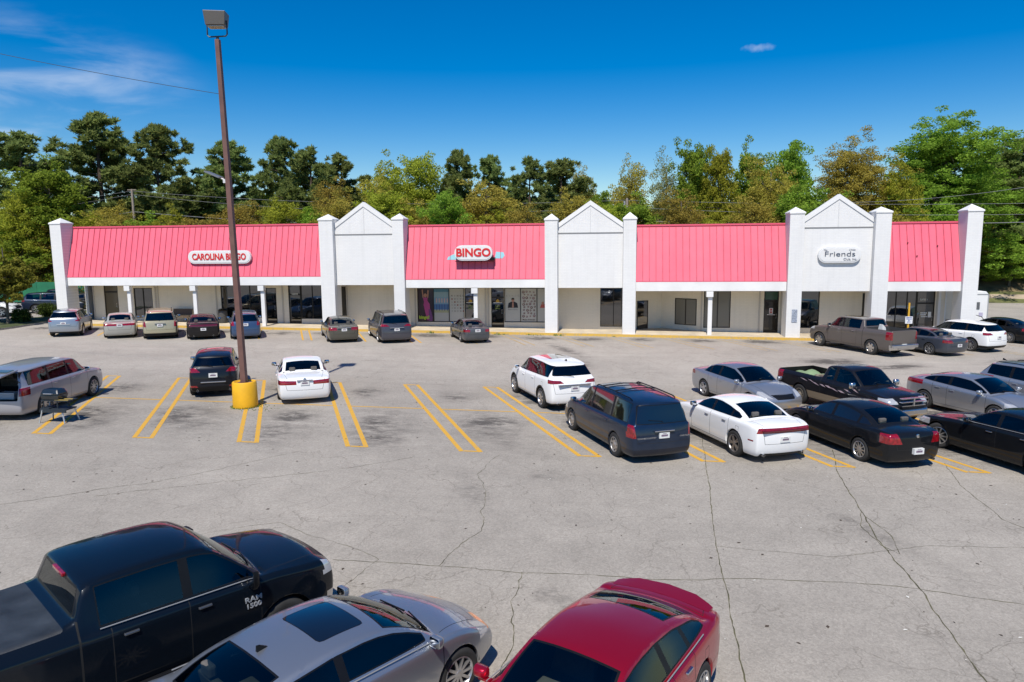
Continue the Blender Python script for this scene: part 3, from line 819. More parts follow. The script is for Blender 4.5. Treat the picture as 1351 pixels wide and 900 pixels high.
    L_(m2.outputs[2],p.inputs['Base Color']); p.inputs['Roughness'].default_value=.88; p.inputs['Specular IOR Level'].default_value=.3
    b=N(nt,'ShaderNodeBump'); b.inputs['Strength'].default_value=.35; b.inputs['Distance'].default_value=.012; L_(fine,b.inputs['Height']); L_(b.outputs[0],p.inputs['Normal'])
    return m
def stall_paint(name,col,wear):
    m,nt,p=_nt(name); L_=nt.links.new
    tc=N(nt,'ShaderNodeTexCoord'); n=N(nt,'ShaderNodeTexNoise'); n.inputs['Scale'].default_value=9; n.inputs['Detail'].default_value=8; n.inputs['Roughness'].default_value=.75
    L_(tc.outputs['Object'],n.inputs['Vector'])
    r=N(nt,'ShaderNodeMapRange'); r.inputs[1].default_value=wear; r.inputs[2].default_value=wear+.12; L_(n.outputs['Fac'],r.inputs[0])
    mx=N(nt,'ShaderNodeMix',data_type='RGBA'); mx.inputs[6].default_value=(*col,1); mx.inputs[7].default_value=(.30,.26,.20,1); L_(r.outputs[0],mx.inputs[0])
    L_(mx.outputs[2],p.inputs['Base Color']); p.inputs['Roughness'].default_value=.75
    return m
def ground():
    # far ground, one sheet to the horizon
    xs=[-3000,-600,-200,-120,-80,-40,0,40,80,120,200,600,3000]; ys=[-3000,-400,-60,20,60,90,130,220,600,3000]
    q=MB(); nx=len(xs)
    for y in ys:
        for x in xs: q.v.append((x,y,gz(x)-.06))
    for j in range(len(ys)-1):
        for i in range(nx-1): q.f.append((j*nx+i,j*nx+i+1,(j+1)*nx+i+1,(j+1)*nx+i)); q.m.append(0)
    struct(q.build('ground',mat('dry_grass',(.10,.095,.045),.95,noise=.5,nscale=.6)))
    # asphalt lot
    rng=random.Random(11)
    xs=[-90,-75,-60,-50,-44]+[-42+.25*i for i in range(int(74/.25)+1)]+[36,45,60,90]
    ys=[-40,-20,-6,2]+[4+.25*i for i in range(int(43.5/.25)+1)]+[50,54,60,66,73,79.6]
    X_,Y_=np.meshgrid(xs,ys); Z_=-SL*np.clip(X_,-80,80)
    st=np.zeros(X_.shape)
    def blob(x,y,rx,ry,a,rot=25):
        c,s_=math.cos(R(rot)),math.sin(R(rot))
        u=(X_-x)*c+(Y_-y)*s_; w=-(X_-x)*s_+(Y_-y)*c
        st[:]=np.maximum(st,a*np.exp(-((u/rx)**2+(w/ry)**2)))
    # stall centres, middle row (both halves) and kerb row
    for k in range(-8,8):
        xc=-16.9+3.4*k-.0
        for (yy,am) in ((26.9,.75),(23.0,.8),(21.3,.45)):
            x=xc+5.1-(yy-24.9)*.466+rng.uniform(-.4,.4)
            blob(x,yy+rng.uniform(-.5,.5),rng.uniform(.5,.9),rng.uniform(.8,1.5),am*rng.uniform(.6,1.1))
        blob(xc+5.1-(22.2-24.9)*.466,22.6,1.0,2.6,.28)
    for k in range(-11,10):
        xc=-11.1+3.4*k; blob(xc+rng.uniform(-.3,.3),44.9+rng.uniform(-.4,.4),rng.uniform(.7,1.1),rng.uniform(.5,.8),rng.uniform(.6,1.1),0)
    for (x,y,rx,ry,a) in ((11.5,38.2,1.2,.7,1.2),(14.2,37.0,1.3,.5,1.0),(-1.7,36.3,.5,1.6,.8),(-2.2,40,.4,2.5,.5),(-.36,11.2,.28,.22,.7),(-.9,11.6,.12,.2,.8),(5.6,15.2,.22,1.5,.25),(-3.2,16.5,.3,1.4,.22),
        (22,40,2.5,.6,.8),(28,42,3,.7,.7),(-1.6,17.9,.4,.3,.3),(12.8,23,1.4,2.,.5)): blob(x,y,rx,ry,a)
    q=MB(); ny,nx=X_.shape
    V=np.stack([X_,Y_,Z_],-1).reshape(-1,3)
    idx=np.arange(ny*nx).reshape(ny,nx)
    F=np.stack([idx[:-1,:-1],idx[:-1,1:],idx[1:,1:],idx[1:,:-1]],-1).reshape(-1,4)
    me=bpy.data.meshes.new('parking_lot'); me.from_pydata(V.tolist(),[],F.tolist())
    a=me.attributes.new('stain','FLOAT','POINT'); a.data.foreach_set('value',st.reshape(-1).astype('f'))
    me.materials.append(asphalt()); me.update(); struct(link('parking_lot',me))
    # long tar-dark joints and cracks with grass in them
    def crack(pts,w,name,seed,amp=.05,green=True):
        w*=.8
        r=random.Random(seed); P=[]
        for (a,b) in zip(pts,pts[1:]):
            n=max(2,int(math.dist(a,b)/.12))
            for i in range(n): P.append((a[0]+(b[0]-a[0])*i/n,a[1]+(b[1]-a[1])*i/n))
        P.append(pts[-1]); Q=[]; ox=oy=0
        for i,p in enumerate(P):
            ox=ox*.88+r.uniform(-1,1)*amp*.45; oy=oy*.88+r.uniform(-1,1)*amp*.45; Q.append((p[0]+ox,p[1]+oy))
        q=MB(); pr=None
        for i in range(len(Q)):
            a=Q[max(0,i-1)]; b=Q[min(len(Q)-1,i+1)]; d=Vector((b[0]-a[0],b[1]-a[1])); d.normalize(); n=Vector((-d.y,d.x))*w*r.uniform(.25,1.0)
            c=Q[i]; z=gz(c[0])+.004; e=((c[0]+n.x,c[1]+n.y,z),(c[0]-n.x,c[1]-n.y,z))
            if pr: q.quad([pr[0],e[0],e[1],pr[1]])
            pr=e
        struct(q.build(name,mat('crack_moss',(.105,.098,.05) if green else (.14,.125,.10),.95,noise=.6,nscale=2.5)))
    crack([(3.1,23.5),(2.78,20.1),(2.38,15.8),(1.93,9.6),(1.7,5)],.016,'pavement_crack',1,.03)
    crack([(6.6,21.5),(6.06,19.2),(5.65,16.0),(5.48,12.66),(5.28,10.1),(5.1,6)],.018,'pavement_crack',2,.04)
    crack([(5.78,16.6),(5.5,15.6),(5.55,14.6),(5.75,14.2),(5.9,15.2),(5.78,16.2)],.012,'pavement_crack',12,.05,False)
    crack([(9.3,20.6),(8.81,18.7),(8.64,16.4),(9.3,15.0),(10.5,13.2)],.013,'pavement_crack',3,.04)
    crack([(-5.11,12.47),(-4.22,12.49),(-2.76,12.47),(-1.47,12.43),(-.65,12.51),(.72,12.43),(2.49,12.74),(4.07,12.81),(5.33,12.75),(7,12.4),(10,12.1)],.012,'pavement_crack',4,.04)
    crack([(-1.5,12.4),(-1.55,11.3),(-1.35,10.2),(-1.4,9.0)],.012,'pavement_crack',5,.07)
    crack([(-3.0,19.6),(-3.3,17.8),(-2.8,16.3),(-2.6,14.2),(-3.1,12.5)],.010,'pavement_crack',6,.09,False)
    crack([(-12,15.0),(-9.5,16.4),(-7,17.6),(-5.2,19.2)],.010,'pavement_crack',7,.09,False)
    crack([(-17,12.5),(-13.5,14.2),(-10.6,16.8),(-9,18.8)],.010,'pavement_crack',8,.09,False)
    crack([(2.1,14.1),(4.4,13.9),(6.4,14.7),(8.7,14.9),(10.8,14.3)],.007,'pavement_crack',9,.05,False)
    crack([(-1.9,36),(-1.6,33),(-1.75,30.5),(-1.6,28.5)],.018,'pavement_crack',10,.10)
    crack([(-9,12.8),(-7,14.0),(-5.3,13.2),(-4.2,12.5),(-4.4,11.2),(-4.6,10.4)],.008,'pavement_crack',13,.09,False)
    # painted stall boxes, each a U of worn yellow line
    yl=stall_paint('worn_yellow_paint',(.62,.34,.035),.55); yf=stall_paint('faded_yellow_paint',(.46,.31,.12),.47)
    sl=-.466
    def line(q,a,b,w,z=.004):
        d=Vector((b[0]-a[0],b[1]-a[1])); d.normalize(); n=Vector((-d.y,d.x))*w/2
        n_=max(1,int(math.dist(a,b)/1.0))
        for i in range(n_):
            p=(a[0]+(b[0]-a[0])*i/n_,a[1]+(b[1]-a[1])*i/n_); e=(a[0]+(b[0]-a[0])*(i+1)/n_,a[1]+(b[1]-a[1])*(i+1)/n_)
            q.quad([(p[0]-n.x,p[1]-n.y,gz(p[0]-n.x)+z),(e[0]-n.x,e[1]-n.y,gz(e[0]-n.x)+z),(e[0]+n.x,e[1]+n.y,gz(e[0]+n.x)+z),(p[0]+n.x,p[1]+n.y,gz(p[0]+n.x)+z)])
    y0,y1=19.82,29.15
    for k in range(-1,10):
        xb=-17.75+3.41*k
        q=MB()
        for dx in (.0,.56): line(q,(xb+dx,y0),(xb+dx+sl*(y1-y0),y1),.135)
        line(q,(xb+.06,y0+.05),(xb+.5,y0+.05),.10,.0045); line(q,(xb+.06+sl*(y1-y0),y1-.05),(xb+.5+sl*(y1-y0),y1-.05),.10,.0045)
        xm=xb+sl*(24.9-y0)
        line(q,(xm+.62,24.9),(xm+3.35,24.9),.09)
        struct(q.build('stall_marking',yl))
    for k in range(-8,11):
        xb=-8.1+3.42*k
        q=MB()
        for dx in (.0,.56): line(q,(xb+dx,41.6),(xb+dx+sl*4.6,46.2),.11)
        struct(q.build('stall_marking',yl if k<0 else yf))
    # walkway slab with worn yellow kerb
    q=MB(); xs_=[-39.4]+[-38+2*i for i in range(31)]+[23.2]
    q2=MB()
    for a,b in zip(xs_,xs_[1:]):
        q.hexa([(a,46.42,gz(a)-.1),(b,46.42,gz(b)-.1),(b,62,gz(b)-.1),(a,62,gz(a)-.1),(a,46.42,gz(a)+.15),(b,46.42,gz(b)+.15),(b,62,gz(b)+.15),(a,62,gz(a)+.15)])
        q2.hexa([(a,46.27,gz(a)-.1),(b,46.27,gz(b)-.1),(b,46.417,gz(b)-.1),(a,46.417,gz(a)-.1),(a,46.29,gz(a)+.152),(b,46.29,gz(b)+.152),(b,46.417,gz(b)+.152),(a,46.417,gz(a)+.152)])
    struct(q.build('walkway',mat('concrete',(.58,.49,.36),.9,noise=.25,nscale=1.2)))
    struct(q2.build('kerb',stall_paint('kerb_yellow',(.60,.37,.06),.52)))
    # grass strip on the left with its kerb
    q=MB(); G=[(-40.6,40),(-41.2,46),(-41.8,52),(-42.6,62),(-46.5,62),(-45.2,54),(-44.0,47),(-42.5,40)]
    G=[(-40.6,38.0),(-40.2,44),(-40.6,49),(-41.0,62),(-43.6,62),(-43.4,50),(-46,46.5),(-60,44.5),(-90,42),(-90,38.8),(-60,40.5),(-45,40.2)]
    outer=G; q.v+=[(x,y,gz(x)+.13) for x,y in outer]; q.f.append(tuple(range(len(outer)))); q.m.append(0)
    for a,b in zip(outer,outer[1:]+outer[:1]): q.quad([(a[0],a[1],gz(a[0])-.1),(b[0],b[1],gz(b[0])-.1),(b[0],b[1],gz(b[0])+.13),(a[0],a[1],gz(a[0])+.13)],1)
    struct(q.build('grass_strip',[mat('strip_grass',(.07,.085,.025),.95,noise=.6,nscale=2),mat('kerb_concrete',(.33,.31,.27),.9,noise=.3)]))
    # rising bank on the right beyond the road, and wood floor behind the building
    prof=[(79.7,0),(80.6,.35),(82.0,.75),(83.2,.95),(85.5,1.9),(88,2.7),(96,3.4),(140,4)]
    q=MB(); cols=[26+4*i for i in range(25)]
    rng=random.Random(3)
    for (y,z) in prof:
        for x in cols: q.v.append((x,y+rng.uniform(-.3,.3),gz(x)+z*(min(1,(x-24)/8))+rng.uniform(-.06,.06)))
    n=len(cols)
    for j in range(len(prof)-1):
        for i in range(n-1): q.f.append((j*n+i,j*n+i+1,(j+1)*n+i+1,(j+1)*n+i)); q.m.append(1 if j in(1,) else 2 if j==3 else 0)
    struct(q.build('grass_bank',[mat('bank_grass',(.13,.135,.045),.95,noise=.5,nscale=1.2),mat('bank_sand',(.40,.32,.23),.95,noise=.35,nscale=.8),mat('bank_scrub',(.20,.15,.075),.95,noise=.5,nscale=1)],smooth=True,ang=60))
    rnd_=random.Random(8); q=MB()
    # weeds along the kerb and round the post base: small blade tufts
    def tuft(q,x,y,z,n,h,r,rr=rnd_):
        for i in range(n):
            a=rr.uniform(0,6.28); d=rr.uniform(0,r); px,py=x+d*math.cos(a),y+d*math.sin(a); b=rr.uniform(0,6.28); w=.012+.01*rr.random(); l=h*rr.uniform(.5,1.1); le=rr.uniform(.1,.5)*l
            q.quad([(px-w*math.cos(b),py-w*math.sin(b),z),(px+w*math.cos(b),py+w*math.sin(b),z),(px+le*math.sin(b),py-le*math.cos(b),z+l)])
    for (x,n,h,r) in ((-11.5,60,.16,.30),(-7.0,50,.12,.35),(-6.6,30,.1,.3),(-5.0,30,.1,.2),(-4.5,40,.1,.5),(-3.2,60,.14,.2),(-2.9,40,.12,.2),(.5,20,.08,.1),(-9.3,20,.08,.3),(6,20,.06,.6),(9,20,.06,.5)):
        tuft(q,x,46.22,gz(x),n,h,r)
    for i in range(46):
        a=2*math.pi*i/46; tuft(q,-13.05+.47*math.cos(a),24.3+.47*math.sin(a),gz(-13),5,.07,.07)
    for i in range(60): tuft(q,-13.05+rnd_.gauss(.3,.5),24.1+rnd_.gauss(0,.3),gz(-13),2,.04,.06)
    db=MB(); rd_=random.Random(77)
    for i in range(520):
        x=rd_.uniform(-16,14); y=rd_.uniform(6.5,24) if i%3 else rd_.uniform(24,44); a=rd_.uniform(0,3.14); l=rd_.uniform(.015,.05); w=l*rd_.uniform(.3,.7); z=gz(x)+.006; c_,s_=math.cos(a),math.sin(a)
        db.quad([(x-c_*l,y-s_*l,z),(x+s_*w,y-c_*w,z+.006),(x+c_*l,y+s_*l,z),(x-s_*w,y+c_*w,z+.006)],0 if rd_.random()<.8 else 1)
    struct(db.build('litter_bits',[mat('dead_leaf',(.07,.05,.035),.9),mat('paper_scrap',(.6,.58,.52),.9)]),'stuff')
    struct(q.build('weeds',mat('weed_green',(.12,.19,.03),.8,noise=.5,nscale=3)),'stuff')
# ------------------------------------------------------------------ the parked cars
def TL(*p,dep=.42): return (list(p),'end',dep,REDL,'taillight')
def HL(*p,dep=.6): return (list(p),'front',dep,WHL,'headlight')
def GR(hw_,z0,z1,m=None,dep=.35,t=.1): return ([(-hw_,z0),(hw_,z0),(hw_+t,z1),(-hw_-t,z1)],'front',dep,m or BLACK,'*grille')
SEDHL=HL((.52,.60),(1.0,.66),(1.0,.80),(.60,.73))
SUVHL=HL((.55,.78),(1.0,.82),(1.0,.95),(.60,.90))
P_black=lambda: paint('black',(.006,.007,.009),0,.4,.05)
P_white=lambda: paint('white',(.80,.80,.79),0,.4,.05)
P_silver=lambda: paint('silver',(.42,.43,.45),.75,.36,.08)
def minivan(**k):
    d=dict(type='suv',L=5.08,W=1.99,H=1.76,wb=3.03,fo=.98,wr=.34,gc=.20,nose=.70,cowl=(.98,1.06),r1=1.95,belt=(1.0,1.08),tumble=.24,rake=.26,fd=1.28,B=2.35,rd=3.65,wheel='hub',crown=.07,
      lights=[TL((.76,.78),(1.1,.78),(1.1,1.10),(.80,1.10)),HL((.50,.62),(1.0,.66),(1.0,.84),(.58,.76)),GR(.40,.60,.74)],bumpz=.60,rwin=.07,plate=.86); d.update(k); return d
def suvs(**k):
    d=dict(type='suv',L=4.62,W=1.86,H=1.68,wb=2.68,fo=.93,wr=.36,gc=.24,nose=.82,cowl=(1.10,1.10),r1=1.85,belt=(1.02,1.14),tumble=.27,rake=.42,fd=1.25,B=2.22,rd=3.22,wheel='five',
      lights=[TL((.52,1.0),(1.1,.98),(1.1,1.15),(.60,1.10)),SUVHL,GR(.42,.62,.86)],bumpz=.66,rwin=.05,plate=.84,clad=.34,rails=None); d.update(k); return d
def pick(**k):
    d=dict(bpil=True,type='pickup',L=5.85,W=2.03,H=1.94,wb=3.60,fo=1.0,wr=.40,arch=.07,gc=.34,nose=1.02,cowl=(1.45,1.31),r1=2.12,r2=3.92,deck=(4.2,1.42),tail=1.41,belt=(1.25,1.32),tumble=.26,fd=1.62,B=2.62,rd=3.62,crown=.06,wheel='truck',
      lights=[TL((.84,.92),(1.1,.92),(1.1,1.34),(.84,1.34),dep=.35),HL((.60,.98),(1.1,.98),(1.1,1.20),(.66,1.20)),GR(.56,.80,1.18)],bumpz=.72,plate=.62,pin=-.03,chrome_bumper=.66,tmg=.055,bmg=.05,fw=.9,bow=(.14,.02)); d.update(k); return d
SPEC={}
def hitch_step(root,S,X,hw,belt,tp,fr,re):
    L=S['L']; q=MB(); q.box(-L/2-.16,-L/2+.02,-hw*.90,hw*.90,.50,.68); q.box(-L/2-.05,-L/2+.1,-.4,.4,.42,.50)
    q.build('rear_bumper',CHROME(),root,bevel=.03)
def side_letters(root,S,X,hw,belt,tp,fr,re):
    for t,z,sz in (('RAM',1.02,.105),('1500',.925,.098)):
        for sg in (-1,1):
            me=text_mesh(t,sz,.002,.006,1.2); me.materials.append(mat('badge_silver',(.42,.43,.45),.4,.3))
            o=link('lettering',me,root,(X(1.50),sg*(hw+.004),z),(R(90),0,0 if sg<0 else math.pi))
    for sg in (1,-1):
        q=MB(); q.tube([(X(1.62),sg*(hw+.02),.44),(X(3.9),sg*(hw+.02),.44)],.05,8); q.build('side_step',BLACK(),root)
    q=MB()
    q.hexa([(S['L']/2-.22,-hw*.88,.50),(S['L']/2+.05,-hw*.60,.50),(S['L']/2+.05,hw*.60,.50),(S['L']/2-.22,hw*.88,.50),(S['L']/2-.22,-hw*.88,.78),(S['L']/2+.05,-hw*.60,.76),(S['L']/2+.05,hw*.60,.76),(S['L']/2-.22,hw*.88,.78)])
    q.build('front_bumper',CHROME(),root,bevel=.05)
    q=MB(); xx=X(3.53); q.box(xx-.07,xx-.02,-.20,.20,1.795,1.845); q.build('brake_light',REDL(),root,bevel=.01)
    hitch_step(root,S,X,hw,belt,tp,fr,re)
def small_grille(root,S,X,hw,belt,tp,fr,re):
    L=S['L']; q=MB()
    for z in (.62,.70,.78): q.box(L/2-.06,L/2+.035,-.46,.46,z-.008,z+.008)
    q.box(L/2-.05,L/2+.045,-.05,.05,.60,.80); q.build('grille_bar',CHROME(),root)
def cross_grille(root,S,X,hw,belt,tp,fr,re):
    L=S['L']; q=MB()
    for z in (.76,.88,1.0): q.box(L/2-.07,L/2+.05,-.50,.50,z-.012,z+.012)
    q.box(L/2-.07,L/2+.055,-.03,.03,.74,1.02)
    q.build('grille_bar',CHROME(),root)
    q=MB(); q.hexa([(L/2-.15,-hw*.9,.44),(L/2+.08,-hw*.62,.44),(L/2+.08,hw*.62,.44),(L/2-.15,hw*.9,.44),(L/2-.15,-hw*.9,.64),(L/2+.08,-hw*.62,.64),(L/2+.08,hw*.62,.64),(L/2-.15,hw*.9,.64)])
    q.build('front_bumper',CHROME(),root,bevel=.04)
    q=MB(); q.box(-L/2-.12,-L/2+.02,-hw*.85,hw*.85,.46,.60); q.build('rear_bumper',BLACK(),root,bevel=.02)
    # sprayed flame streaks on both sides
    rr=random.Random(4)
    for sg in (1,-1):
        q=MB()
        for i in range(9):
            x0=X(1.35+i*.30); z0=.86+rr.uniform(-.06,.10); l=rr.uniform(.28,.5); h=rr.uniform(.015,.035); up=rr.uniform(.04,.16)
            y=sg*(hw+.004)
            q.quad([(x0,y,z0),(x0-l*.5,y,z0+up*.6-h),(x0-l,y,z0+up),(x0-l*.5,y,z0+up*.6+h)])
        q.build('flame_decal',mat('decal_silver_pink',(.5,.38,.40),.4),root)
def brow(root,S,X,hw,belt,tp,fr,re):
    pass
def flex_rear(root,S,X,hw,belt,tp,fr,re):
    L,H=S['L'],S['H']; dk=mat('cargo_trim',(.018,.018,.02),.8,noise=.2)
    x0=-L/2+.30; q=MB(); w=hw-.17
    q.quad([(x0-.2,-w,.66),(x0+1.2,-w,.66),(x0+1.2,w,.66),(x0-.2,w,.66)])
    q.quad([(x0+1.2,-w,.66),(x0+1.2,w,.66),(x0+1.2,w,H-.12),(x0+1.2,-w,H-.12)])
    for sg in (1,-1): q.quad([(x0-.05,sg*w,.66),(x0+1.2,sg*w,.66),(x0+1.2,sg*(w-.08),H-.12),(x0-.02,sg*(w-.08),H-.12)])
    q.quad([(x0-.02,-w,H-.11),(x0+1.2,-w,H-.11),(x0+1.2,w,H-.11),(x0-.02,w,H-.11)])
    q.build('cargo_area',dk,root)
    # raised tailgate, hinged at the roof edge
    q=MB(); xh=-L/2+.34; zh=H-.02
    a=hw-.28; b=hw-.20
    d=(-.93,.05); n=(-.05,.06)
    def pt(t,y,o): return (xh+d[0]*t+ .0,y,zh+d[1]*t+ o-.16*t*t*.6)
    q.hexa([pt(0,-a,-.05),pt(1.05,-b,-.07),pt(1.05,b,-.07),pt(0,a,-.05),pt(0,-a,.0),pt(1.05,-b,.0),pt(1.05,b,.0),pt(0,a,.0)])
    tg=q.build('tailgate',S['paint'],root,bevel=.02)
    q=MB(); q.hexa([pt(.12,-a+.06,-.062),pt(.58,-b+.08,-.068),pt(.58,b-.08,-.068),pt(.12,a-.06,-.062),pt(.12,-a+.06,.006),pt(.58,-b+.08,.006),pt(.58,b-.08,.006),pt(.12,a-.06,.006)])
    q.build('rear_window',GLASS(),tg)
    for sg in (1,-1):
        q=MB(); q.tube([(xh-.05,sg*(hw-.20),1.25),(xh-.55,sg*(hw-.24),H-.10)],.012,6); q.build('gas_strut',BLACK(),root)
def build_cars(only=None):
    dk=lambda n,c,**k: paint(n,c,**k)
    A=[]
    add=lambda *a,**k: A.append((a,k))
    G='cars parked along the storefront kerb'; GB='cars parked in the middle row'; GC='cars parked nose to nose with the middle row'; GF='cars in the foreground row'; GL='cars in the neighbouring lot'
    # kerb row, left to right
    add(suvs(paint=paint('silver_blue',(.36,.39,.43),.7,.35,.1),L=4.6,W=1.86,lights=[TL((.60,.98),(1.1,.96),(1.1,1.06),(.70,1.06)),TL((.76,1.06),(1.1,1.04),(1.0,1.50),(.70,1.50),dep=.8),SUVHL],plate_bar=(.80,.36,CHROME),plate=.86),'silver compact suv parked beside the left corner pillar','suv','RR',(-33.15,41.81),28,G)
    add(dict(L=5.08,W=1.87,H=1.45,wb=2.85,fo=1.05,cowl=(1.45,.97),r1=2.3,r2=3.45,deck=(4.15,1.04),tail=.98,paint=paint('champagne',(.42,.41,.37),.35,.38,.1),plate=.83,lights=[([(-1,.80),(1,.80),(1,.93),(-1,.93)],'end',.6,REDL,'*taillight')],wheel='hub',exh=[-.6],bpil=False),'champagne silver sedan with a full width red tail light band','sedan','RL',(-31.0,40.86),34,G)
    add(minivan(bpil=False,paint=paint('gold',(.40,.36,.24),.35,.4,.12),plate=.88,rails=BLACK,clad=.40,tmg=.06,plate_bar=(1.0,.3,CHROME)),'gold minivan with roof rails parked by the bench','minivan','RL',(-28.35,40.85),32,G)
    add(dict(L=5.02,W=1.92,H=1.45,wb=2.95,fo=.95,wr=.36,cowl=(1.65,.98),r1=2.45,r2=3.35,deck=(4.25,1.08),tail=1.03,doors=2,fd=1.75,rd=3.15,paint=paint('plum_black',(.010,.009,.010),.1,.4,.1),plate=.66,lights=[([(-.80,.82),(.80,.82),(.80,.95),(-.80,.95)],'end',.5,lambda:mat('taillight_dark',(.10,.006,.01),.15,0,1),'*taillight')],exh=[.55,-.55]),'dark brown coupe between the gold minivan and the blue wagon','coupe','RL',(-25.65,41.15),31,G)
    add(minivan(paint=paint('steel_blue',(.045,.085,.17),.5,.4,.12),L=4.6,W=1.82,H=1.66,wb=2.7,wr=.32,cowl=(1.0,1.02),r1=1.8,rd=3.3,B=2.2,belt=(.98,1.04),lights=[TL((.64,.86),(1.1,.86),(1.1,1.12),(.68,1.12)),SUVHL],plate=.92),'blue wagon partly hidden by the brown lamp post','wagon','RL',(-23.05,41.6),29,G)
    add(dict(L=4.93,W=1.86,H=1.45,wb=2.9,fo=.88,cowl=(1.4,.97),r1=2.2,r2=3.4,deck=(4.15,1.05),tail=1.0,paint=paint('olive_brown',(.085,.080,.062),.25,.38,.12),plate=.80,lights=[TL((.40,.76),(1.1,.76),(1.1,.93),(.44,.93))],wheel='ten',plate_bar=(.92,.38,CHROME)),'olive brown sedan parked under the first gable pillar','sedan','RL',(-16.7,41.27),28,G)
    add(minivan(paint=paint('slate_grey',(.060,.058,.070),.3,.4,.1),H=1.79,wr=.35,wheel='five',lights=[TL((.42,1.02),(1.1,1.0),(1.1,1.16),(.60,1.14)),SUVHL],plate=.83,plate_bar=(.95,.42,CHROME),rails=BLACK,rwin=.12),'slate grey minivan parked in front of the first gable','minivan','RL',(-13.6,41.5),28,G)
    add(dict(L=4.37,W=1.69,H=1.38,wb=2.46,fo=.86,wr=.29,cowl=(1.2,.94),r1=1.95,r2=3.05,deck=(3.72,1.0),tail=.94,belt=(.86,.92),paint=paint('old_grey',(.06,.068,.078),.3,.6,.35),plate=.78,lights=[TL((.46,.70),(1.1,.70),(1.1,.84),(.46,.84))],wheel='hub',bpil=False),'small faded grey sedan below the window posters','sedan','RL',(-8.7,42.27),25,G)
    add(pick(paint=paint('bronze_truck',(.13,.112,.100),.35,.36,.1),extra=hitch_step,wheel='truck',handle=CHROME(),sunroof=(2.35,3.3,.62),bedmat=mat('bed_liner',(.05,.05,.05),.7)),'bronze crew cab pickup parked before the sign with the friends lettering','pickup truck','RL',(14.24,40.9),30,G)
    add(dict(L=4.81,W=1.78,H=1.43,wb=2.71,fo=.95,wr=.32,cowl=(1.35,.96),r1=2.15,r2=3.3,deck=(4.05,1.03),tail=.97,paint=paint('charcoal',(.045,.055,.075),.25,.42,.15),plate=.60,lights=[TL((.46,.74),(1.1,.74),(1.1,.89),(.56,.89))],wheel='seven',rglass=GLASSL),'charcoal sedan between the bronze pickup and the white suv','sedan','RL',(17.43,41.39),30,G)
    add(suvs(paint=P_white(),lights=[TL((.42,1.0),(1.1,.96),(1.1,1.12),(.60,1.12)),SUVHL],L=4.65,W=1.84,H=1.66,wheel='multi',clad=.40,plate=.86,tumble=.28,rake=.5),'white suv parked beside the right corner pillar','suv','RL',(20.32,43.11),30,G)
    add(dict(L=4.86,W=1.84,H=1.46,paint=P_black(),plate=.82,lights=[TL((.46,.80),(1.1,.78),(1.1,.95),(.50,.95))],wheel='ten'),'black sedan cut off by the right edge, beyond the white suv','sedan','RL',(24.41,47.16),32,G)
    # middle row
    add(suvs(paint=paint('black_green',(.010,.012,.018),.3,.4,.08),L=4.56,W=1.84,H=1.68,lights=[TL((.46,1.0),(1.1,.98),(1.1,1.15),(.62,1.16)),([(.55,.42),(.85,.42),(.85,.49),(.6,.49)],'end',.35,REDL,'reflector'),SUVHL],sunroof=(2.05,2.85,.50),badge=(1.04,.12),plate=.88,clad=.46,exh=[.58,-.58],plate_bar=(.62,.45,CHROME),handle=None),'black suv with a red reflection on its roof behind the yellow post base','suv','RL',(-16.16,25.93),26,GB)
    add(dict(L=5.38,W=1.98,H=1.47,wb=2.91,fo=1.08,wr=.345,gc=.20,cowl=(1.55,1.0),r1=2.45,r2=3.55,deck=(4.22,1.07),tail=1.01,belt=(.93,1.0),paint=P_white(),plate=.82,lights=[TL((.30,.76),(1.1,.76),(1.1,.93),(.30,.90))],mirror=BLACK(),wheel='hub',bpil=False,badge=(.95,.03),plate_bar=(.92,.28,CHROME),exh=[]),'white full size sedan to the right of the lamp post','sedan','RL',(-12.45,25.66),26,GB)
    add(suvs(paint=P_white(),L=4.78,W=1.93,H=1.74,wb=2.85,fo=.95,wr=.37,cowl=(1.18,1.13),r1=1.98,belt=(1.06,1.17),lights=[TL((.40,1.02),(1.1,1.0),(1.1,1.16),(.52,1.12)),SUVHL,GR(.45,.62,.88)],sunroof=(2.2,3.5,.60),plate=.84,clad=.30,exh=[.62,-.62],wheel='seven',fin_=3.9,badge=(1.03,.13),rake=.46,plate_bar=(.97,.62,CHROME),rwin=.10),'white suv with a glass roof in the middle row','suv','RL',(-2.35,25.67),27,GB)
    add(minivan(paint=paint('navy',(.006,.020,.050),.5,.36,.12),L=5.10,W=2.0,H=1.76,wb=3.03,wr=.345,rails=BLACK,xbars=(2.6,3.4),lights=[TL((.80,.74),(1.1,.74),(1.1,1.08),(.84,1.08)),HL((.50,.62),(1.0,.66),(1.0,.84),(.58,.76))],plate=.80,plate_bar=(.93,.30,CHROME),ltext=[('CHRYSLER',-.62,.76,.0),('TOWN&COUNTRY',.55,.76,.0)],wheel='hub',pw=.04,tmg=.03,bmg=.03,rwin=.02,sglass=GLASST,glass=GLASST,twotone=.42,tone2=paint('navy_low',(.012,.016,.03),.4,.4,.3)),'dark blue minivan with roof rails in the middle row','minivan','RL',(.25,19.97),26,GB)
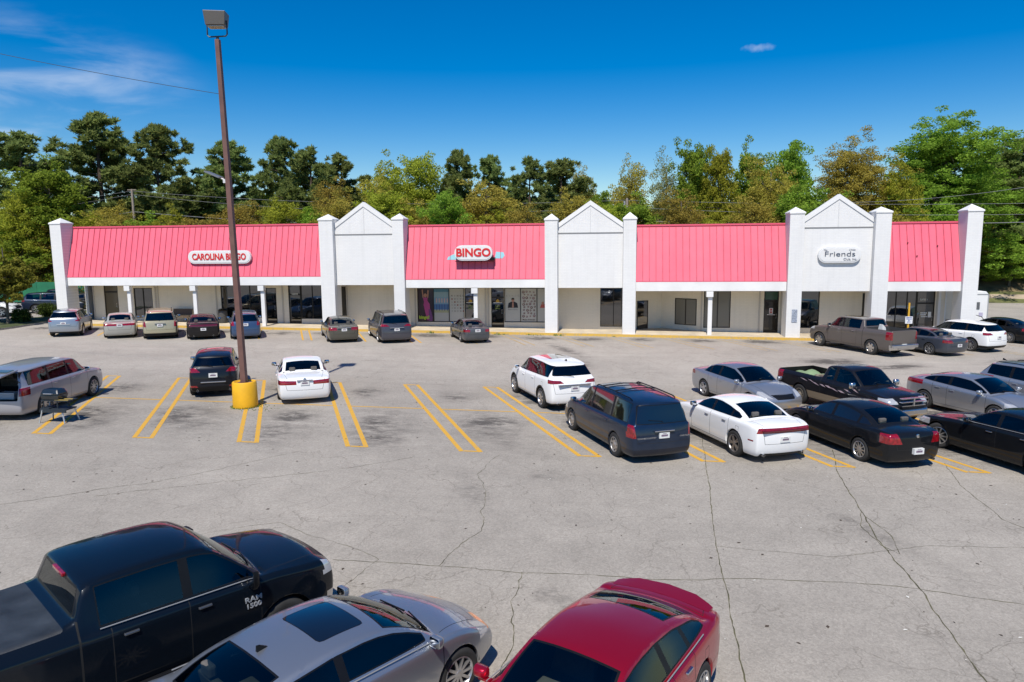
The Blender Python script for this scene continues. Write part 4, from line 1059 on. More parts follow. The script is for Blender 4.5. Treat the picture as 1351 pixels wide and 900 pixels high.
    add(dict(L=5.08,W=1.90,H=1.48,wb=3.05,fo=.98,wr=.365,gc=.20,cowl=(1.62,1.02),r1=2.42,r2=3.45,deck=(4.42,1.13),tail=1.08,belt=(.98,1.07),fd=1.75,B=2.78,rd=3.72,paint=P_white(),plate=.68,lights=[([(-.84,.86),(.84,.86),(.80,1.0),(-.80,1.0)],'end',.5,REDL,'*taillight'),([(4.65,.62),(4.85,.62),(4.85,.66),(4.65,.66)],'side',0,REDL,'reflector')],mirror=BLACK(),wheel='twin',exh=[.62,-.62],valance=1,handle=mat('handle_grey',(.35,.35,.36),.3,.6),glass=GLASS,rglass=GLASSL,plate_bar=(.93,.70,lambda:mat('taillight_dark',(.10,.006,.01),.15,0,1)),bow=(.17,.12)),'white sports sedan with a full width red tail light','sedan','RL',(3.62,20.51),24,GB)
    add(dict(L=4.84,W=1.84,H=1.47,wb=2.75,fo=.98,wr=.33,cowl=(1.35,.99),r1=2.15,r2=3.3,deck=(4.18,1.08),tail=1.03,belt=(.93,1.02),B=2.5,paint=P_black(),plate=.53,pin=-.02,lights=[TL((.46,.72),(1.1,.72),(1.1,.97),(.58,.99))],wheel='ten',badge=(.93,.03),exh=[-.62],glass=GLASST,rglass=GLASSL),'black sedan with large red tail lights and thin spoke wheels','sedan','RL',(7.0,20.51),22,GB)
    add(dict(L=5.04,W=1.90,H=1.53,wb=3.05,fo=.90,wr=.37,cowl=(1.62,1.03),r1=2.38,r2=3.7,deck=(4.45,1.12),tail=1.07,belt=(1.0,1.08),nose=.80,fd=1.72,B=2.75,rd=3.75,paint=P_black(),plate=.7,lights=[TL((.60,.80),(1.1,.80),(1.1,1.0),(.62,1.0)),HL((.52,.62),(1.1,.66),(1.1,.84),(.58,.80))],wheel='ten',belt_chrome=1,steer=22,handle=CHROME(),glass=GLASSL,bow=(.12,.12)),'long black sedan cut off by the right edge, front wheel turned','sedan','FL',(9.75,22.24),24,GB)
    # facing row
    add(dict(L=4.82,W=1.80,H=1.47,wb=2.78,fo=.98,cowl=(1.3,.98),r1=2.15,r2=3.3,deck=(4.1,1.06),tail=1.02,paint=P_silver(),lights=[HL((.50,.60),(1.1,.68),(1.1,.84),(.66,.78)),GR(.36,.56,.70,t=.12),TL((.55,.80),(1.1,.80),(1.1,.96),(.60,.94))],extra=None,wheel='five',badge=None,wglass=GLASSL),'silver sedan facing the camera behind the white sports sedan','sedan','RR',(3.83,28.65),207,GC)
    add(pick(L=5.46,W=1.84,H=1.72,wb=3.33,fo=.86,wr=.365,gc=.32,nose=.92,cowl=(1.28,1.14),r1=1.95,r2=3.05,deck=(3.3,1.16),tail=1.15,belt=(1.08,1.12),doors=2,fd=1.40,rd=2.55,paint=paint('black_truck',(.010,.010,.013),.2,.4,.12),twotone=.60,tone2=paint('tan_low',(.30,.23,.15),.3,.45,.2),extra=cross_grille,lights=[HL((.52,.80),(1.1,.80),(1.1,.96),(.55,.96)),GR(.46,.74,1.02,t=.02),TL((.76,.86),(1.1,.86),(1.1,1.12),(.76,1.12),dep=.3)],wheel='steel',chrome_bumper=None,plate=None,mirror=CHROME(),glass=GLASSL,tmg=.05),'black extended cab pickup with pale flame decals and tan lower body','pickup truck','RR',(7.25,27.85),207,GC)
    add(dict(L=4.55,W=1.78,H=1.44,wb=2.70,fo=.88,cowl=(1.1,.98),r1=1.95,r2=3.1,deck=(4.05,1.10),tail=1.07,belt=(.92,1.06),paint=P_silver(),lights=[HL((.50,.62),(1.1,.66),(1.1,.84),(.60,.76)),TL((.55,.88),(1.1,.86),(1.1,1.04),(.60,1.02),dep=.9)],wheel='seven',wglass=GLASS),'silver compact sedan facing the camera right of the black pickup','sedan','RR',(11.62,27.73),207,GC)
    add(suvs(paint=paint('silver_b',(.40,.42,.45),.7,.35,.08),L=4.65,W=1.84,H=1.67,lights=[TL((.45,.98),(1.1,.96),(1.1,1.12),(.60,1.12),dep=.8),SUVHL],wheel='five',rails=BLACK,fin_=4.1,tmg=.05),'silver suv with roof rails at the right edge, facing the camera','suv','CRR',(14.1,29.2),207,GC)
    # left, tailgate open
    add(dict(suvs(paint=paint('lavender_silver',(.40,.395,.42),.45,.38,.12)),L=5.13,W=1.93,H=1.73,wb=3.0,fo=.93,wr=.37,gc=.20,nose=.98,cowl=(1.10,1.16),r1=1.78,belt=(1.08,1.12),tumble=.22,rake=.16,fd=1.32,B=2.42,rd=3.5,wheel='multi',clad=None,open_rear=1,extra=flex_rear,sglass2=GLASS,plate=.60,lights=[TL((.78,.84),(1.1,.84),(1.1,1.10),(.78,1.10),dep=.5),SUVHL],tmg=.04,bmg=.03,pw=.03,crown=.05,bow=(.12,.08),handle=CHROME()),'lavender silver wagon with its tailgate raised beside the grill','wagon','FR',(-19.75,25.2),8,GB)
    # foreground
    add(pick(paint=paint('black_big',(.004,.007,.012),.2,.35,.03),cowl=(1.22,1.31),r1=1.95,r2=3.55,deck=(3.8,1.42),fd=1.38,B=2.36,rd=3.30,cover=mat('vinyl_cover',(.028,.034,.042),.55,noise=.5,nscale=3,bump=.3,bscale=120),extra=side_letters,nose=1.14,lights=[HL((.80,.95),(1.1,.95),(1.1,1.16),(.86,1.17),dep=.33),GR(.56,.80,1.18),TL((.86,.92),(1.1,.92),(1.1,1.34),(.86,1.34),dep=.3)],mh=.13,handle=mat('satin_handle',(.20,.21,.23),.3,.8),belt_chrome=1,wheel='truck',glass=GLASS,mirror=BLACK()),'black crew cab pickup with a vinyl bed cover in the foreground','pickup truck','CFR',(-4.22,10.15),-36,GF)
    add(dict(L=4.93,W=1.86,H=1.41,wb=2.78,fo=1.0,wr=.34,cowl=(1.17,.99),r1=2.02,r2=3.35,deck=(4.2,1.08),tail=1.04,belt=(.94,1.03),paint=paint('silver_near',(.38,.40,.43),.8,.36,.05),lights=[HL((.50,.60),(1.1,.66),(1.1,.86),(.62,.78)),([(.10,.60),(.30,.62),(.26,.68),(.10,.67)],'side',0,AMB,'turn_signal'),TL((.52,.78),(1.1,.78),(1.1,.96),(.60,.94))],sunroof=(2.14,2.80,.64),fin_=3.28,belt_chrome=1,wheel='ten',handle=CHROME(),bow=(.26,.15),steer=-4,wglass=GLASSL,fw=.80),'silver sedan with a sunroof between the black pickup and the red car','sedan','CFR',(-1.50,9.42),-34,GF)
    add(dict(L=4.87,W=1.85,H=1.47,wb=2.85,fo=.98,wr=.35,cowl=(1.35,1.0),r1=2.15,r2=3.35,deck=(4.42,1.10),tail=1.05,belt=(.95,1.05),paint=paint('candy_red',(.38,.004,.022),.55,.32,.02),lights=[TL((.48,.80),(1.1,.78),(1.1,.93),(.60,.92)),SEDHL],spoiler=(4.48,4.86,.060,.72),belt_chrome=1,wheel='ten',handle=CHROME(),bow=(.22,.18),wglass=GLASSL,glass=GLASS,tumble=.31),'red sedan with a rear spoiler in the foreground','sedan','CRL',(1.58,9.60),-207.5,GF)
    # neighbouring lot on the left
    add(suvs(paint=paint('navy_c',(.010,.016,.035),.4,.4,.1),L=4.7),'dark blue suv at the back of the neighbouring lot, nearest the green fence','suv','FR',(-46.5,59.6),-66,GL)
    add(suvs(paint=P_white()),'white suv cut off by the left edge, beyond the grass strip','suv','FR',(-47.0,50.6),-72,GL)
    add(suvs(paint=paint('navy_b',(.012,.022,.05),.4,.4,.1),L=4.8,W=1.9,H=1.72),'navy suv behind the small tree in the neighbouring lot','suv','FR',(-44.1,54.6),-66,GL)
    add(dict(L=4.8,W=1.84,H=1.48,paint=P_black()),'black sedan in front of the green fence in the neighbouring lot','sedan','FR',(-43.4,58.2),-62,GL)
    for n,(a,k) in enumerate(A):
        if only is None or n in only:
            car(*a,**k)
# ------------------------------------------------------------------ the building
SEC=[(-37.93,-19.10,3.93,3.29,7.38),(-13.24,-3.96,3.70,3.10,7.20),(1.87,11.12,3.52,2.87,7.02),(17.03,21.26,3.50,2.85,7.00)]
PIL=[(-38.79,-37.95,7.62,8.06),(-19.07,-18.11,7.62,8.05),(-14.02,-13.27,7.60,8.03),(-3.95,-3.13,7.43,7.87),(1.04,1.86,7.42,7.90),(11.13,12.0,7.63,8.06),(16.12,17.02,7.61,8.0),(21.27,22.13,7.62,8.08)]
GAB=[(-18.10,-14.03,3.30,8.78),(-3.12,1.03,3.09,8.63),(12.01,16.11,2.86,8.76)]
def white_brick(name,col=(.775,.765,.745)):
    m,nt,p=_nt(name); L_=nt.links.new
    tc=N(nt,'ShaderNodeTexCoord'); mp=N(nt,'ShaderNodeMapping'); mp.inputs['Rotation'].default_value=(R(90),0,0); L_(tc.outputs['Object'],mp.inputs[0])
    b=N(nt,'ShaderNodeTexBrick'); b.inputs['Scale'].default_value=1; b.inputs['Brick Width'].default_value=.30; b.inputs['Row Height'].default_value=.10; b.inputs['Mortar Size'].default_value=.008
    b.inputs['Color1'].default_value=(*col,1); b.inputs['Color2'].default_value=(col[0]*.97,col[1]*.97,col[2]*.97,1); b.inputs['Mortar'].default_value=(col[0]*.92,col[1]*.92,col[2]*.92,1)
    L_(mp.outputs[0],b.inputs['Vector'])
    n=N(nt,'ShaderNodeTexNoise'); n.inputs['Scale'].default_value=.7; n.inputs['Detail'].default_value=7; n.inputs['Roughness'].default_value=.7; L_(tc.outputs['Object'],n.inputs['Vector'])
    r=N(nt,'ShaderNodeMapRange'); r.inputs[1].default_value=.3; r.inputs[2].default_value=.72; r.inputs[3].default_value=1; r.inputs[4].default_value=.94; L_(n.outputs['Fac'],r.inputs[0])
    # rain streaks running down
    m2=N(nt,'ShaderNodeMapping'); m2.inputs['Scale'].default_value=(5,5,.25); L_(tc.outputs['Object'],m2.inputs[0])
    n2=N(nt,'ShaderNodeTexNoise'); n2.inputs['Scale'].default_value=1; n2.inputs['Detail'].default_value=4; L_(m2.outputs[0],n2.inputs['Vector'])
    r2=N(nt,'ShaderNodeMapRange'); r2.inputs[1].default_value=.5; r2.inputs[2].default_value=.8; r2.inputs[3].default_value=1; r2.inputs[4].default_value=.94; L_(n2.outputs['Fac'],r2.inputs[0])
    q=N(nt,'ShaderNodeMath',operation='MULTIPLY'); L_(r.outputs[0],q.inputs[0]); L_(r2.outputs[0],q.inputs[1])
    mx=N(nt,'ShaderNodeMix',data_type='RGBA',blend_type='MULTIPLY'); mx.inputs[0].default_value=1; L_(b.outputs['Color'],mx.inputs[6]); L_(q.outputs[0],mx.inputs[7])
    L_(mx.outputs[2],p.inputs['Base Color']); p.inputs['Roughness'].default_value=.8
    bp=N(nt,'ShaderNodeBump'); bp.inputs['Strength'].default_value=.25; bp.inputs['Distance'].default_value=.006; L_(b.outputs['Fac'],bp.inputs['Height']); bp.invert=True; L_(bp.outputs[0],p.inputs['Normal'])
    return m
def roof_metal():
    m,nt,p=_nt('pink_standing_seam'); L_=nt.links.new
    tc=N(nt,'ShaderNodeTexCoord'); n=N(nt,'ShaderNodeTexNoise'); n.inputs['Scale'].default_value=.8; n.inputs['Detail'].default_value=7; n.inputs['Roughness'].default_value=.65; L_(tc.outputs['Object'],n.inputs['Vector'])
    m2=N(nt,'ShaderNodeMapping'); m2.inputs['Scale'].default_value=(2.4,.1,.12); L_(tc.outputs['Object'],m2.inputs[0])
    n2=N(nt,'ShaderNodeTexNoise'); n2.inputs['Scale'].default_value=1; n2.inputs['Detail'].default_value=3; L_(m2.outputs[0],n2.inputs['Vector'])
    r=N(nt,'ShaderNodeMapRange'); r.inputs[1].default_value=.3; r.inputs[2].default_value=.7; r.inputs[3].default_value=.0; r.inputs[4].default_value=.22; L_(n.outputs['Fac'],r.inputs[0])
    r2=N(nt,'ShaderNodeMapRange'); r2.inputs[1].default_value=.35; r2.inputs[2].default_value=.65; r2.inputs[3].default_value=.0; r2.inputs[4].default_value=.16; L_(n2.outputs['Fac'],r2.inputs[0])
    ad=N(nt,'ShaderNodeMath',operation='ADD'); L_(r.outputs[0],ad.inputs[0]); L_(r2.outputs[0],ad.inputs[1])
    mx=N(nt,'ShaderNodeMix',data_type='RGBA'); mx.inputs[6].default_value=(.77,.110,.168,1); mx.inputs[7].default_value=(.81,.20,.26,1); L_(ad.outputs[0],mx.inputs[0]); L_(mx.outputs[2],p.inputs['Base Color'])
    p.inputs['Roughness'].default_value=.5
    return m
def building():
    B=thing('shopping_centre','long white brick strip mall with pink metal roofs, gables and pillars','strip mall',(0,0,0))
    wb=white_brick('white_brick'); wall=white_brick('cream_wall_brick',(.80,.73,.60)); pk=roof_metal(); trim=mat('white_fascia',(.775,.765,.745),.7,noise=.08,nscale=1)  # storefront walls under the canopy are cream brick
    pkt=mat('pink_trim',(.72,.10,.16),.5); ceil=mat('soffit',(.55,.50,.42),.9)
    # pillars with pyramid caps
    for x0,x1,zs,zt in PIL:
        y0,y1=46.52,47.72; g=gz((x0+x1)/2)
        q=MB(); q.box(x0,x1,y0,y1,g+.03,zs); q.build('pillar',wb,B,bevel=.015)
        q=MB(); a,b,c,d=x0-.04,x1+.04,y0-.04,y1+.04; m=((x0+x1)/2,(y0+y1)/2)
        q.box(a,b,c,d,zs+.001,zs+.09)
        zz=zs+.09
        q.quad([(a,c,zz),(b,c,zz),(*m,zt)]); q.quad([(b,c,zz),(b,d,zz),(*m,zt)]); q.quad([(b,d,zz),(a,d,zz),(*m,zt)]); q.quad([(a,d,zz),(a,c,zz),(*m,zt)])
        q.build('pillar_cap',trim,B)
    # gables
    for x0,x1,zb,zp in GAB:
        xm=(x0+x1)/2; ze=zp-1.42; y0,y1=46.92,47.30
        q=MB()
        F=[(x0,zb),(x1,zb),(x1,ze),(xm,zp),(x0,ze)]
        q.quad([(x,y0,z) for x,z in F]); q.quad([(x,y1,z) for x,z in F][::-1])
        for a,b in zip(F,F[1:]+F[:1]): q.quad([(a[0],y0,a[1]),(a[0],y1,a[1]),(b[0],y1,b[1]),(b[0],y0,b[1])])
        gb=q.build('gable',wb,B)
        # raking boards and a dark joint line
        q=MB()
        for sg,xe in ((1,x0),(-1,x1)):
            d=Vector((xm-xe,zp-ze)).normalized(); nn=Vector((d.y*sg,-d.x*sg))*.22
            P=[(xe,ze+.03),(xm,zp+.03),(xm,zp-.27),(xe,ze-.27)]
            q.hexa([(P[3][0],y0-.05,P[3][1]),(P[2][0],y0-.05,P[2][1]),(P[2][0],y1+.03,P[2][1]),(P[3][0],y1+.03,P[3][1]),(P[0][0],y0-.05,P[0][1]),(P[1][0],y0-.05,P[1][1]),(P[1][0],y1+.03,P[1][1]),(P[0][0],y1+.03,P[0][1])])
        q.build('raking_board',trim,B)
        q=MB(); zl=zb+3.42; zl={0:6.69,1:6.62,2:6.78}[GAB.index((x0,x1,zb,zp))]
        q.box(x0+.01,x1-.01,y0-.022,y0-.002,zl-.05,zl+.02); 
        q.build('band_joint',mat('joint_grey',(.22,.22,.22),.8),B)
        q=MB(); q.box(xm-.02,xm+.02,y0-.016,y0-.002,zl+.05,zp-.42);
        q.build('panel_joint',mat('joint_pale',(.60,.60,.60),.8),B)
        q=MB(); q.box(x0,x1,47.302,48.88,zb+.02,zb+.25); q.build('soffit',ceil,B)
    # roofs, beams, soffits
    for x0,x1,ze,zb,zr in SEC:
        q=MB(); ye,yr=46.74,47.72; n=round((x1-x0)/.425); w=(x1-x0)/n
        a=x0+.001; b=x1-.001
        q.hexa([(a,ye,ze),(b,ye,ze),(b,ye+.25,ze),(a,ye+.25,ze),(a,yr,zr),(b,yr,zr),(b,yr+.2,zr),(a,yr+.2,zr)])
        sl=(yr-ye)/(zr-ze)
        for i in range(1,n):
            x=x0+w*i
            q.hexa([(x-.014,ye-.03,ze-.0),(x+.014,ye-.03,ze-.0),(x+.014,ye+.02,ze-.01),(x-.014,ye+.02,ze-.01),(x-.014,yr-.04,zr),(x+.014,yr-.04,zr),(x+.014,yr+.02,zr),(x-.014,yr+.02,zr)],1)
        q.build('roof',[pk,mat('seam_shade',(.50,.045,.09),.6,noise=.4,nscale=2)],B)  # ribs in darker pink, painting in the shadow line along each seam
        q=MB(); q.box(a,b,yr-.07,yr+.30,zr-.02,zr+.085); q.box(a,b,ye-.022,ye+.1,ze-.045,ze-.002); q.build('ridge_cap',pkt,B)
        q=MB(); q.box(a,b,46.725,47.10,zb+.015,ze-.047); 
        q.build('fascia_beam',trim,B,bevel=.01)
        q=MB(); q.box(a,b,47.103,48.88,zb+.12,zb+.32); q.build('soffit',ceil,B)
    # flat roof and the shell behind
    q=MB(); q.box(-38.7,22.1,48.2,62,6.2,6.45); q.build('flat_roof',mat('roof_membrane',(.22,.21,.20),.9),B)
    q=MB(); q.box(-38.69,-38.45,49.3,61.9,gz(-38)+.1,6.19); q.box(21.85,22.09,49.2,61.9,-.3,6.19); q.box(-38.44,21.84,61.6,61.9,-.2,6.19); q.build('side_wall',wb,B)
    # storefront wall: list of openings (x0,x1,z0,z1) per stretch; floor follows the walkway
    YW=48.90; T=.22
    def wall_run(x0,x1,zt,ops,name='storefront_wall'):
        q=MB(); ops=sorted(ops); xs=x0
        for o in ops+[(x1,x1,0,0)]:
            if o[0]>xs+.001:
                g0,g1=gz(xs)+.14,gz(o[0])+.14
                q.hexa([(xs,YW,g0),(o[0],YW,g1),(o[0],YW+T,g1),(xs,YW+T,g0),(xs,YW,zt),(o[0],YW,zt),(o[0],YW+T,zt),(xs,YW+T,zt)])
            if o[1]>o[0]:
                if o[2]>gz(o[0])+.2: q.box(o[0],o[1],YW,YW+T,gz(o[1])+.14,o[2])
                if o[3]<zt-.02: q.box(o[0],o[1],YW,YW+T,o[3],zt)
            xs=o[1]
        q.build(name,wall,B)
    fr=mat('dark_bronze_frame',(.022,.018,.014),.4,.3); gl=mat('storefront_glass',(.006,.008,.008),.02,0,0,spec=.9)
    inner=mat('interior_dark',(.02,.018,.016),.9); blind=mat('blind_olive',(.16,.15,.12),.4,coat=.8); brown=mat('brown_paper',(.10,.075,.035),.35,coat=.9)
    rfl=storefront_glass()
    def window(x0,x1,z0,z1,div=(),name='storefront_window',gm=None,y=YW+.06,parent=None,bar=.05,door=False,gmats=None):
        par=link(name,None,B,((x0+x1)/2,y,z0)) if False else None
        q=MB(); xs=[x0]+list(div)+[x1]
        for x in (x0,x1): q.box(x-(0 if x==x0 else bar),x+(bar if x==x0 else 0),y-.03,y+.05,z0,z1)
        q.box(x0+bar,x1-bar,y-.03,y+.05,z1-bar,z1); q.box(x0+bar,x1-bar,y-.03,y+.05,z0,z0+(.18 if door else bar))
        for d in div: q.box(d-bar*.5,d+bar*.5,y-.032,y+.048,z0+bar,z1-bar)
        if door: q.box(x0+bar,x1-bar,y-.028,y+.046,z0+2.02,z0+2.12)
        w=q.build(name,fr,B)
        for i,(a,b) in enumerate(zip(xs,xs[1:])):
            q=MB(); q.box(a+.02,b-.02,y+.012,y+.02,z0+.02,z1-.02)
            g_=gmats[i] if gmats else (gm or rfl)
            q.build('pane',g_,w)
        if door:
            q=MB(); xh=x1-bar-.09; q.tube([(xh,y-.04,z0+.95),(xh,y-.09,z0+.97),(xh,y-.09,z0+1.23),(xh,y-.04,z0+1.25)],.014,6); q.build('door_handle',CHROME(),w)
        return w
    # --- section 1
    zt1=3.45
    ops=[(-36.85,-35.73,gz(-36)+.15,3.25),(-34.48,-33.0,.82,3.0),(-27.66,-24.45,.84,3.25),(-24.24,-23.43,gz(-24)+.15,3.0),(-22.52,-20.05,gz(-22)+.15,3.25)]
    wall_run(-37.7,-19.0,zt1,ops)
    window(-36.85,-35.73,gz(-35.7)+.16,3.25,(),'shop_door',brown,door=True)
    window(-34.48,-33.0,.82,3.0,(-33.75,),gm=rfl)
    window(-27.66,-24.45,.84,3.25,(-26.55,-25.45))
    window(-24.24,-23.43,gz(-23.5)+.16,3.0,(),'shop_door',door=True)
    w=window(-22.52,-21.62,gz(-21.6)+.16,3.25,(),'shop_door',door=True)
    num=text_mesh('1625 B',.16,.003,.004); num.materials.append(mat('vinyl_white',(.75,.75,.72),.6)); link('lettering',num,w,(-22.05,YW+.02,2.55),(R(90),0,0))
    q=MB(); q.box(-21.60,-20.05,YW,YW+T,gz(-20)+.14,.78); q.build('sill_wall',wall,B)
    window(-21.60,-20.05,.785,3.25,(-20.75,))
    # --- gable 1
    wall_run(-19.0,-13.3,3.5,[(-18.75,-18.24,.92,3.08)])
    window(-18.75,-18.24,.92,3.08)
    q=MB(); q.box(-14.0,-13.96,47.75,48.88,gz(-14)+.15,3.3); 
    # --- section 2
    wall_run(-13.3,-3.9,3.28,[(-13.08,-9.75,.60,2.97),(-9.72,-8.95,gz(-9)+.15,2.97),(-7.86,-6.97,gz(-7)+.15,2.97),(-6.95,-3.92,.60,2.97)])
    pw=mat('poster_white',(.48,.47,.43),.35,coat=.5); pdk=mat('poster_dark',(.035,.02,.03),.3,coat=.5); pbl=poster_blue()
    w=window(-13.08,-9.75,.60,2.97,(-11.93,-10.83),gmats=[pdk,pbl,pw]); posters_left(w,YW)
    w=window(-9.72,-8.95,gz(-9)+.16,2.97,(),'shop_door',door=True); door_logo(w,-9.32,YW)
    w=window(-7.86,-6.97,gz(-7)+.16,2.97,(),'shop_door',door=True); door_logo(w,-7.42,YW)
    w=window(-6.95,-3.92,.60,2.97,(-5.83,-4.70),gmats=[pw,pw,pw]); posters_right(w,YW)
    # --- gable 2
    wall_run(-3.9,1.9,3.3,[(-.40,1.10,.34,2.95)])
    window(-.40,1.10,.34,2.95,(.49,))
    # --- section 3 with its alcove
    def wall_seg(a,b,zt,name='storefront_wall'):
        d=Vector((b[0]-a[0],b[1]-a[1])).normalized(); n=Vector((-d.y,d.x))*T
        q=MB(); g=min(gz(a[0]),gz(b[0]))+.13
        q.hexa([(a[0],a[1],g),(b[0],b[1],g),(b[0]+n.x,b[1]+n.y,g),(a[0]+n.x,a[1]+n.y,g),(a[0],a[1],zt),(b[0],b[1],zt),(b[0]+n.x,b[1]+n.y,zt),(a[0]+n.x,a[1]+n.y,zt)]); q.build(name,wall,B)
    def win_seg(a,b,t0,t1,z0,z1,n_=2,door=False,gm=None):
        d=Vector((b[0]-a[0],b[1]-a[1])); l=d.length; d.normalize(); o=Vector((d.y,-d.x))*.02
        ang=math.atan2(d.y,d.x); w_=(t1-t0)
        q=MB(); bar=.05
        q.box(0,bar,-.01,.03,0,z1-z0); q.box(w_-bar,w_,-.01,.03,0,z1-z0); q.box(bar,w_-bar,-.01,.03,0,bar); q.box(bar,w_-bar,-.01,.03,z1-z0-bar,z1-z0)
        for i in range(1,n_): q.box(w_*i/n_-.03,w_*i/n_+.03,-.012,.028,bar,z1-z0-bar)
        ob=q.build('shop_door' if door else 'storefront_window',fr,B,(a[0]+d.x*t0+o.x,a[1]+d.y*t0+o.y,z0),(0,0,ang))
        q=MB(); q.box(bar*.6,w_-bar*.6,.008,.012,bar*.6,z1-z0-bar*.6); q.build('pane',gm or rfl,ob)
        return ob
    A0,A1,A2=(1.95,49.3),(3.77,50.5),(6.30,48.9)
    wall_seg((1.9,48.9),A0,3.15); wall_seg(A0,A1,3.15); wall_seg(A1,A2,3.15)
    win_seg(A0,A1,.15,1.05,gz(2.5)+.16,2.05,1,True); win_seg(A1,A2,1.05,2.62,.42,2.20,2,gm=blind)
    q=MB(); q.box(1.9,6.4,48.883,50.8,3.02,3.16); q.build('soffit',ceil,B)
    wall_run(6.30,11.4,3.15,[(6.42,8.15,.30,2.80),(10.27,11.20,gz(10.8)+.15,2.8)])
    window(6.42,8.15,.30,2.80,(7.32,),gm=blind)
    w=window(10.27,11.20,gz(11.2)+.16,2.80,(),'shop_door',gm=mat('black_door_glass',(.012,.010,.009),.1,0,.6),door=True)
    q=MB(); q.box(10.34,11.13,YW+.028,YW+.045,2.17,2.70); q.build('transom',mat('green_transom',(.03,.075,.05),.2,coat=.6),w)
    q=MB(); q.box(10.62,10.86,YW+.04,YW+.06,1.25,1.62,0); q.box(10.68,10.80,YW+.035,YW+.038,1.45,1.58,1); q.box(10.66,10.82,YW+.035,YW+.038,1.30,1.40,1); q.box(10.50,11.0,YW+.04,YW+.06,1.16,1.20,0)
    q.build('door_notice',[mat('paper',(.65,.60,.58),.7),mat('red_print',(.4,.06,.05),.7)],w)
    # --- gable 3, section 4
    wall_run(11.4,17.0,3.05,[(12.50,13.75,.32,2.75),(16.38,16.75,.6,2.6)])
    window(12.50,13.75,.32,2.75); window(16.38,16.75,.6,2.6)
    wall_run(17.0,21.85,3.05,[(17.7,20.78,gz(20)+.3,2.72)])
    window(17.7,19.70,gz(20)+.32,2.72,(18.45,19.12))
    w=window(19.70,20.78,gz(20.7)+.16,2.72,(),'shop_door',door=True)
    pm=mat('vinyl_white',(.75,.75,.72),.6)
    t=text_mesh('SUITE 1',.14,.003,.004); t.materials.append(pm); link('lettering',t,w,(20.1,YW+.02,2.18),(R(90),0,0))
    q=MB()
    for (a,b,c,d) in ((19.95,20.35,1.30,1.36),(19.95,20.30,1.18,1.24),(20.0,20.38,1.07,1.12),(20.42,20.6,1.05,1.40)): q.box(a,b,YW+.03,YW+.055,c,d)
    q.build('door_notice',pm,w)
    q=MB(); q.box(20.95,21.1,YW-.06,YW-.003,gz(21)+.15,2.95); q.box(21.35,21.42,YW-.06,YW-.003,gz(21)+.15,2.95); q.build('downpipe',trim,B)
    q=MB(); q.box(21.3,21.75,48.1,48.5,.78,.95); q.build('mail_box',BLACK(),B)
    # pilaster strips between bays
    for x in (-37.68,-32.75,-32.55,-28.0,-22.95,-13.22,-8.25,-8.05,9.98,11.35,-18.15,6.28,20.9):
        q=MB(); q.box(x-.05,x+.05,YW-.045,YW-.003,gz(x)+.14,2.84 if x>-4 else 3.05 if x>-14 else 3.25)
        q.build('wall_strip',mat('strip_beige',(.50,.46,.40),.85),B)
    # slim porch posts with hanging stubs under the beam
    for x,zb in ((-33.42,3.29),(-28.46,3.29),(-23.46,3.29),(-8.58,3.10),(6.55,2.87)):
        q=MB(); q.box(x-.13,x+.13,46.88,47.08,gz(x)+.15,zb-.38); q.build('porch_post',trim,B,bevel=.01)
        q=MB(); q.box(x-.21-.05,x+.21-.05,46.74,47.09,zb-.36,zb-.002); q.build('post_stub',trim,B)
    # small plaques, wall lamps, roof bits
    q=MB(); q.box(11.45,11.78,46.49,46.515,.95,1.75); q.build('plaque',[mat('plaque_grey',(.36,.40,.48),.6,noise=.9,nscale=22)],B)
    q=MB(); q.box(11.0,11.12,46.6,46.75,.9,1.2)
    rr=random.Random(5)
    for (x,z) in ((-22.8,5.4),(-32.0,6.0),(18.3,5.8),(20.0,5.6),(18.8,5.0)):
        q=MB(); y=46.74+(z-3.6)*.27; q.lathe([(.001,-.02),(.03,-.02),(.05,.01)],8,'y',(x,y-.03,z)); q.build('roof_patch',mat('rust_spot',(.15,.03,.04),.9),B)
    return B
def storefront_glass():
    m,nt,p=_nt('storefront_glass_reflective'); L_=nt.links.new
    p.inputs['Base Color'].default_value=(.007,.008,.008,1); p.inputs['Roughness'].default_value=.03; p.inputs['Specular IOR Level'].default_value=1.0; p.inputs['IOR'].default_value=1.75
    tc=N(nt,'ShaderNodeTexCoord'); n=N(nt,'ShaderNodeTexNoise'); n.inputs['Scale'].default_value=1.1; L_(tc.outputs['Object'],n.inputs['Vector'])
    b=N(nt,'ShaderNodeBump'); b.inputs['Strength'].default_value=.05; b.inputs['Distance'].default_value=.05; L_(n.outputs['Fac'],b.inputs['Height']); L_(b.outputs[0],p.inputs['Normal'])
    return m
def poster_blue():
    m,nt,p=_nt('poster_blue_bands'); L_=nt.links.new
    tc=N(nt,'ShaderNodeTexCoord'); sp=N(nt,'ShaderNodeSeparateXYZ'); L_(tc.outputs['Object'],sp.inputs[0])
    mr=N(nt,'ShaderNodeMapRange'); mr.inputs[1].default_value=.6; mr.inputs[2].default_value=2.97; L_(sp.outputs[2],mr.inputs[0])
    cr=N(nt,'ShaderNodeValToRGB'); e=cr.color_ramp; e.interpolation='CONSTANT'
    e.elements[0].position=0; e.elements[0].color=(.42,.42,.40,1); e.elements[1].position=.27; e.elements[1].color=(.35,.36,.22,1)
    for ps,c in ((.36,(.07,.16,.34,1)),(.52,(.17,.30,.42,1)),(.72,(.22,.34,.40,1)),(.88,(.07,.20,.30,1))):
        x=e.elements.new(ps); x.color=c
    L_(mr.outputs[0],cr.inputs[0]); L_(cr.outputs[0],p.inputs['Base Color']); p.inputs['Roughness'].default_value=.35; p.inputs['Coat Weight'].default_value=.5
    return m
